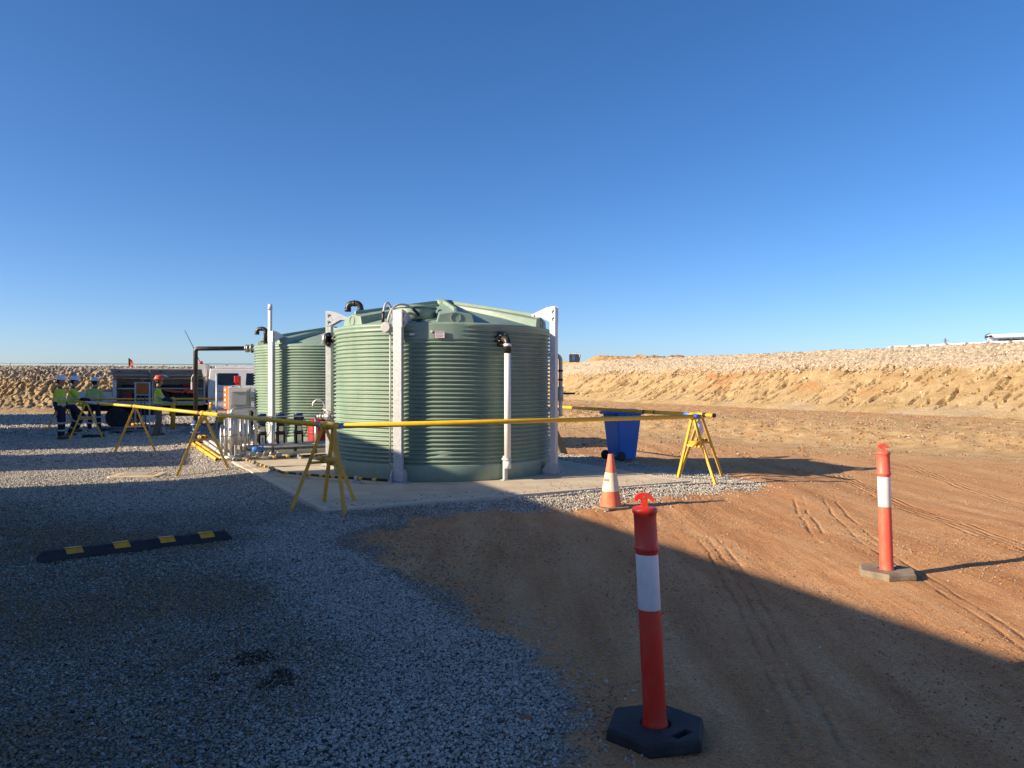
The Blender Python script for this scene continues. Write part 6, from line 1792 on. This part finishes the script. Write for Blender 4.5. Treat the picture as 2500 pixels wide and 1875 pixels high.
# excavator cab peeping over the crest
ye = 86.0
ex = thing('excavator', 'dark excavator cab showing above the distant crest', 'excavator', ((1400 - 1250) / 1878 * ye, ye, 3.2), R(-8))
MB().box((0.0, 0, 0.55), (2.6, 2.2, 0.5)).build('house', M['exyellow'], ex, bevel=0.05)
for y in (-1.0, 1.0):
    MB().box((0, y, 0.15), (3.2, 0.5, 0.45)).build('track', M['dark'], ex, bevel=0.15, bseg=3)
prf = [(-0.55, 0.75), (0.5, 0.75), (0.62, 1.2), (0.45, 1.72), (-0.55, 1.72)]
MB().prism([(x, z) for x, z in prf], -0.5, 0.5, m=T((0.1, 0, 0), 0, R(90))).build('cab', M['ink'], ex, bevel=0.04)
MB().box((0.05, -0.51, 1.3), (0.35, 0.02, 0.6)).build('side_window', M['bluepipe'], ex)
MB().box((0.1, 0.0, 1.75), (1.1, 1.05, 0.05)).build('cab_roof', M['white'], ex, bevel=0.01)
MB().bar((-0.9, 0, 0.75), (-2.1, 0, 1.0), 0.3, 0.3).build('counterweight', M['exyellow'], ex)
for x in (-0.3, 0.4):
    MB().tube([(x, 0, 1.77), (x, 0, 1.9)], 0.04, 8).build('beacon', M['ink'], ex)
MB().tube([(0.65, -0.5, 1.3), (0.8, -0.55, 1.35), (0.8, -0.55, 1.65)], 0.03, 6).build('mirror_arm', M['ink'], ex)
# soil heaps on the plateau
def heap(label, x0, x1, yy, hgt, seed, mt):
    L = x1 - x0
    xs = np.linspace(0, L, 90); ys = np.linspace(-3, 3, 40)
    XX, YY = np.meshgrid(xs, ys)
    e = sstep(0, 0.22, XX / L) * (1 - sstep(0.72, 1.0, XX / L)) * np.clip(1 - (np.abs(YY) / 3) ** 1.6, 0, 1)
    ZZ = hgt * e * (0.9 + 0.16 * fbm(XX * 0.5 + seed, YY * 0.5, 4)) + 0.15 * fbm(XX * 2 + seed, YY * 2, 3) * e
    o = grid_mesh('soil_heap', XX + x0, YY + yy, ZZ + 4.1, mt, {})
    return tag(o, label, 'soil heap', 'soil heaps on the plateau')
heap('yellow soil heap on the plateau right of the distant excavator', 8.0, 19.0, 92, 0.9, 3, M['heap'])
heap('brown soil heap at the right end of the distant yellow heap', 16.0, 23.0, 96, 1.1, 9, mat('brown_soil', (0.3, 0.19, 0.09), 0.95, var=0.3, scale=1.2, bump=0.8, bscale=3))
# distant pylon
py_ = 420.0
pyl = thing('lattice_pylon', 'tiny distant lattice pylon above the right crest', 'pylon', ((2308 - 1250) / 1878 * py_, py_, 0))
top = 1.6 + 112 / 1878 * py_
for sx in (-1, 1):
    for sy in (-1, 1):
        MB().bar((sx * 2.2, sy * 2.2, 0), (sx * 0.2, sy * 0.2, top), 0.16).build('leg', M['cast'], pyl)
for i in range(8):
    z0 = top * (0.3 + 0.085 * i); z1 = z0 + top * 0.085
    a = 2.2 * (1 - z0 / top) + 0.2 * z0 / top; b = 2.2 * (1 - z1 / top) + 0.2 * z1 / top
    MB().bar((-a, -a, z0), (b, -b, z1), 0.1).build('brace', M['cast'], pyl)
    MB().bar((a, -a, z0), (-b, -b, z1), 0.1).build('brace', M['cast'], pyl)
MB().bar((-2.0, 0, top * 0.95), (2.0, 0, top * 0.95), 0.15).build('cross_arm', M['cast'], pyl)

# ================================================================ SITE HUTS beside the camera (their shadows cross the yard)
DA = Vector((math.cos(R(SUN_AZ)), math.sin(R(SUN_AZ)), 0)); DB = Vector((-math.sin(R(SUN_AZ)), math.cos(R(SUN_AZ)), 0))
KT = 1 / math.tan(R(SUN_EL))
def hut(label, b0, b1, hgt, a_near0, a_near1, depth=3.0):
    """long hut whose roof edge throws its shadow to a = a_near at both ends"""
    e0 = a_near0 - hgt * KT; e1 = a_near1 - hgt * KT
    o = DA * e0 + DB * b0
    t = thing('site_hut', label, 'site hut', (o.x, o.y, 0), R(SUN_AZ), 'site huts along the left of the yard')
    inv = PM[t.name].inverted()
    pts = [DA * e0 + DB * b0, DA * e1 + DB * b1, DA * (e1 - depth) + DB * b1, DA * (e0 - depth) + DB * b0]
    loc_ = [inv @ p for p in pts]
    poly = [(p.x, p.y) for p in loc_]
    MB().prism(poly, 0.25, hgt - 0.12).build('wall', M['wall'], t)
    cxx = sum(p[0] for p in poly) / 4; cyy = sum(p[1] for p in poly) / 4
    MB().prism([((x - cxx) * 0.97 + cxx, (y - cyy) * 0.97 + cyy) for x, y in poly], -0.05, 0.25).build('skirt', M['greytimber'], t)
    MB().prism(poly, hgt - 0.118, hgt).build('roof', M['roof'], t)
    L = b1 - b0
    for f in np.arange(0.15, 0.95, 0.3):
        p = loc_[0].lerp(loc_[1], float(f)); 
        w = MB().box((p.x + 0.02, p.y, hgt * 0.55), (0.05, 0.9, 0.8)).build('window', M['glass'], t)
    return t
hut('large pale site hut whose shadow covers the foreground', -9.0, 13.75, 3.6, 4.85, 3.9)
hut('narrow pale site hut left of the yard, nearer', 16.2, 19.8, 3.6, -0.4, -0.4)
hut('long pale site hut left of the yard, beyond the narrow one', 21.4, 31.8, 4.6, 2.2, 2.0)
hut('farthest pale site hut left of the yard', 34.0, 45.5, 4.6, -2.2, -2.2)
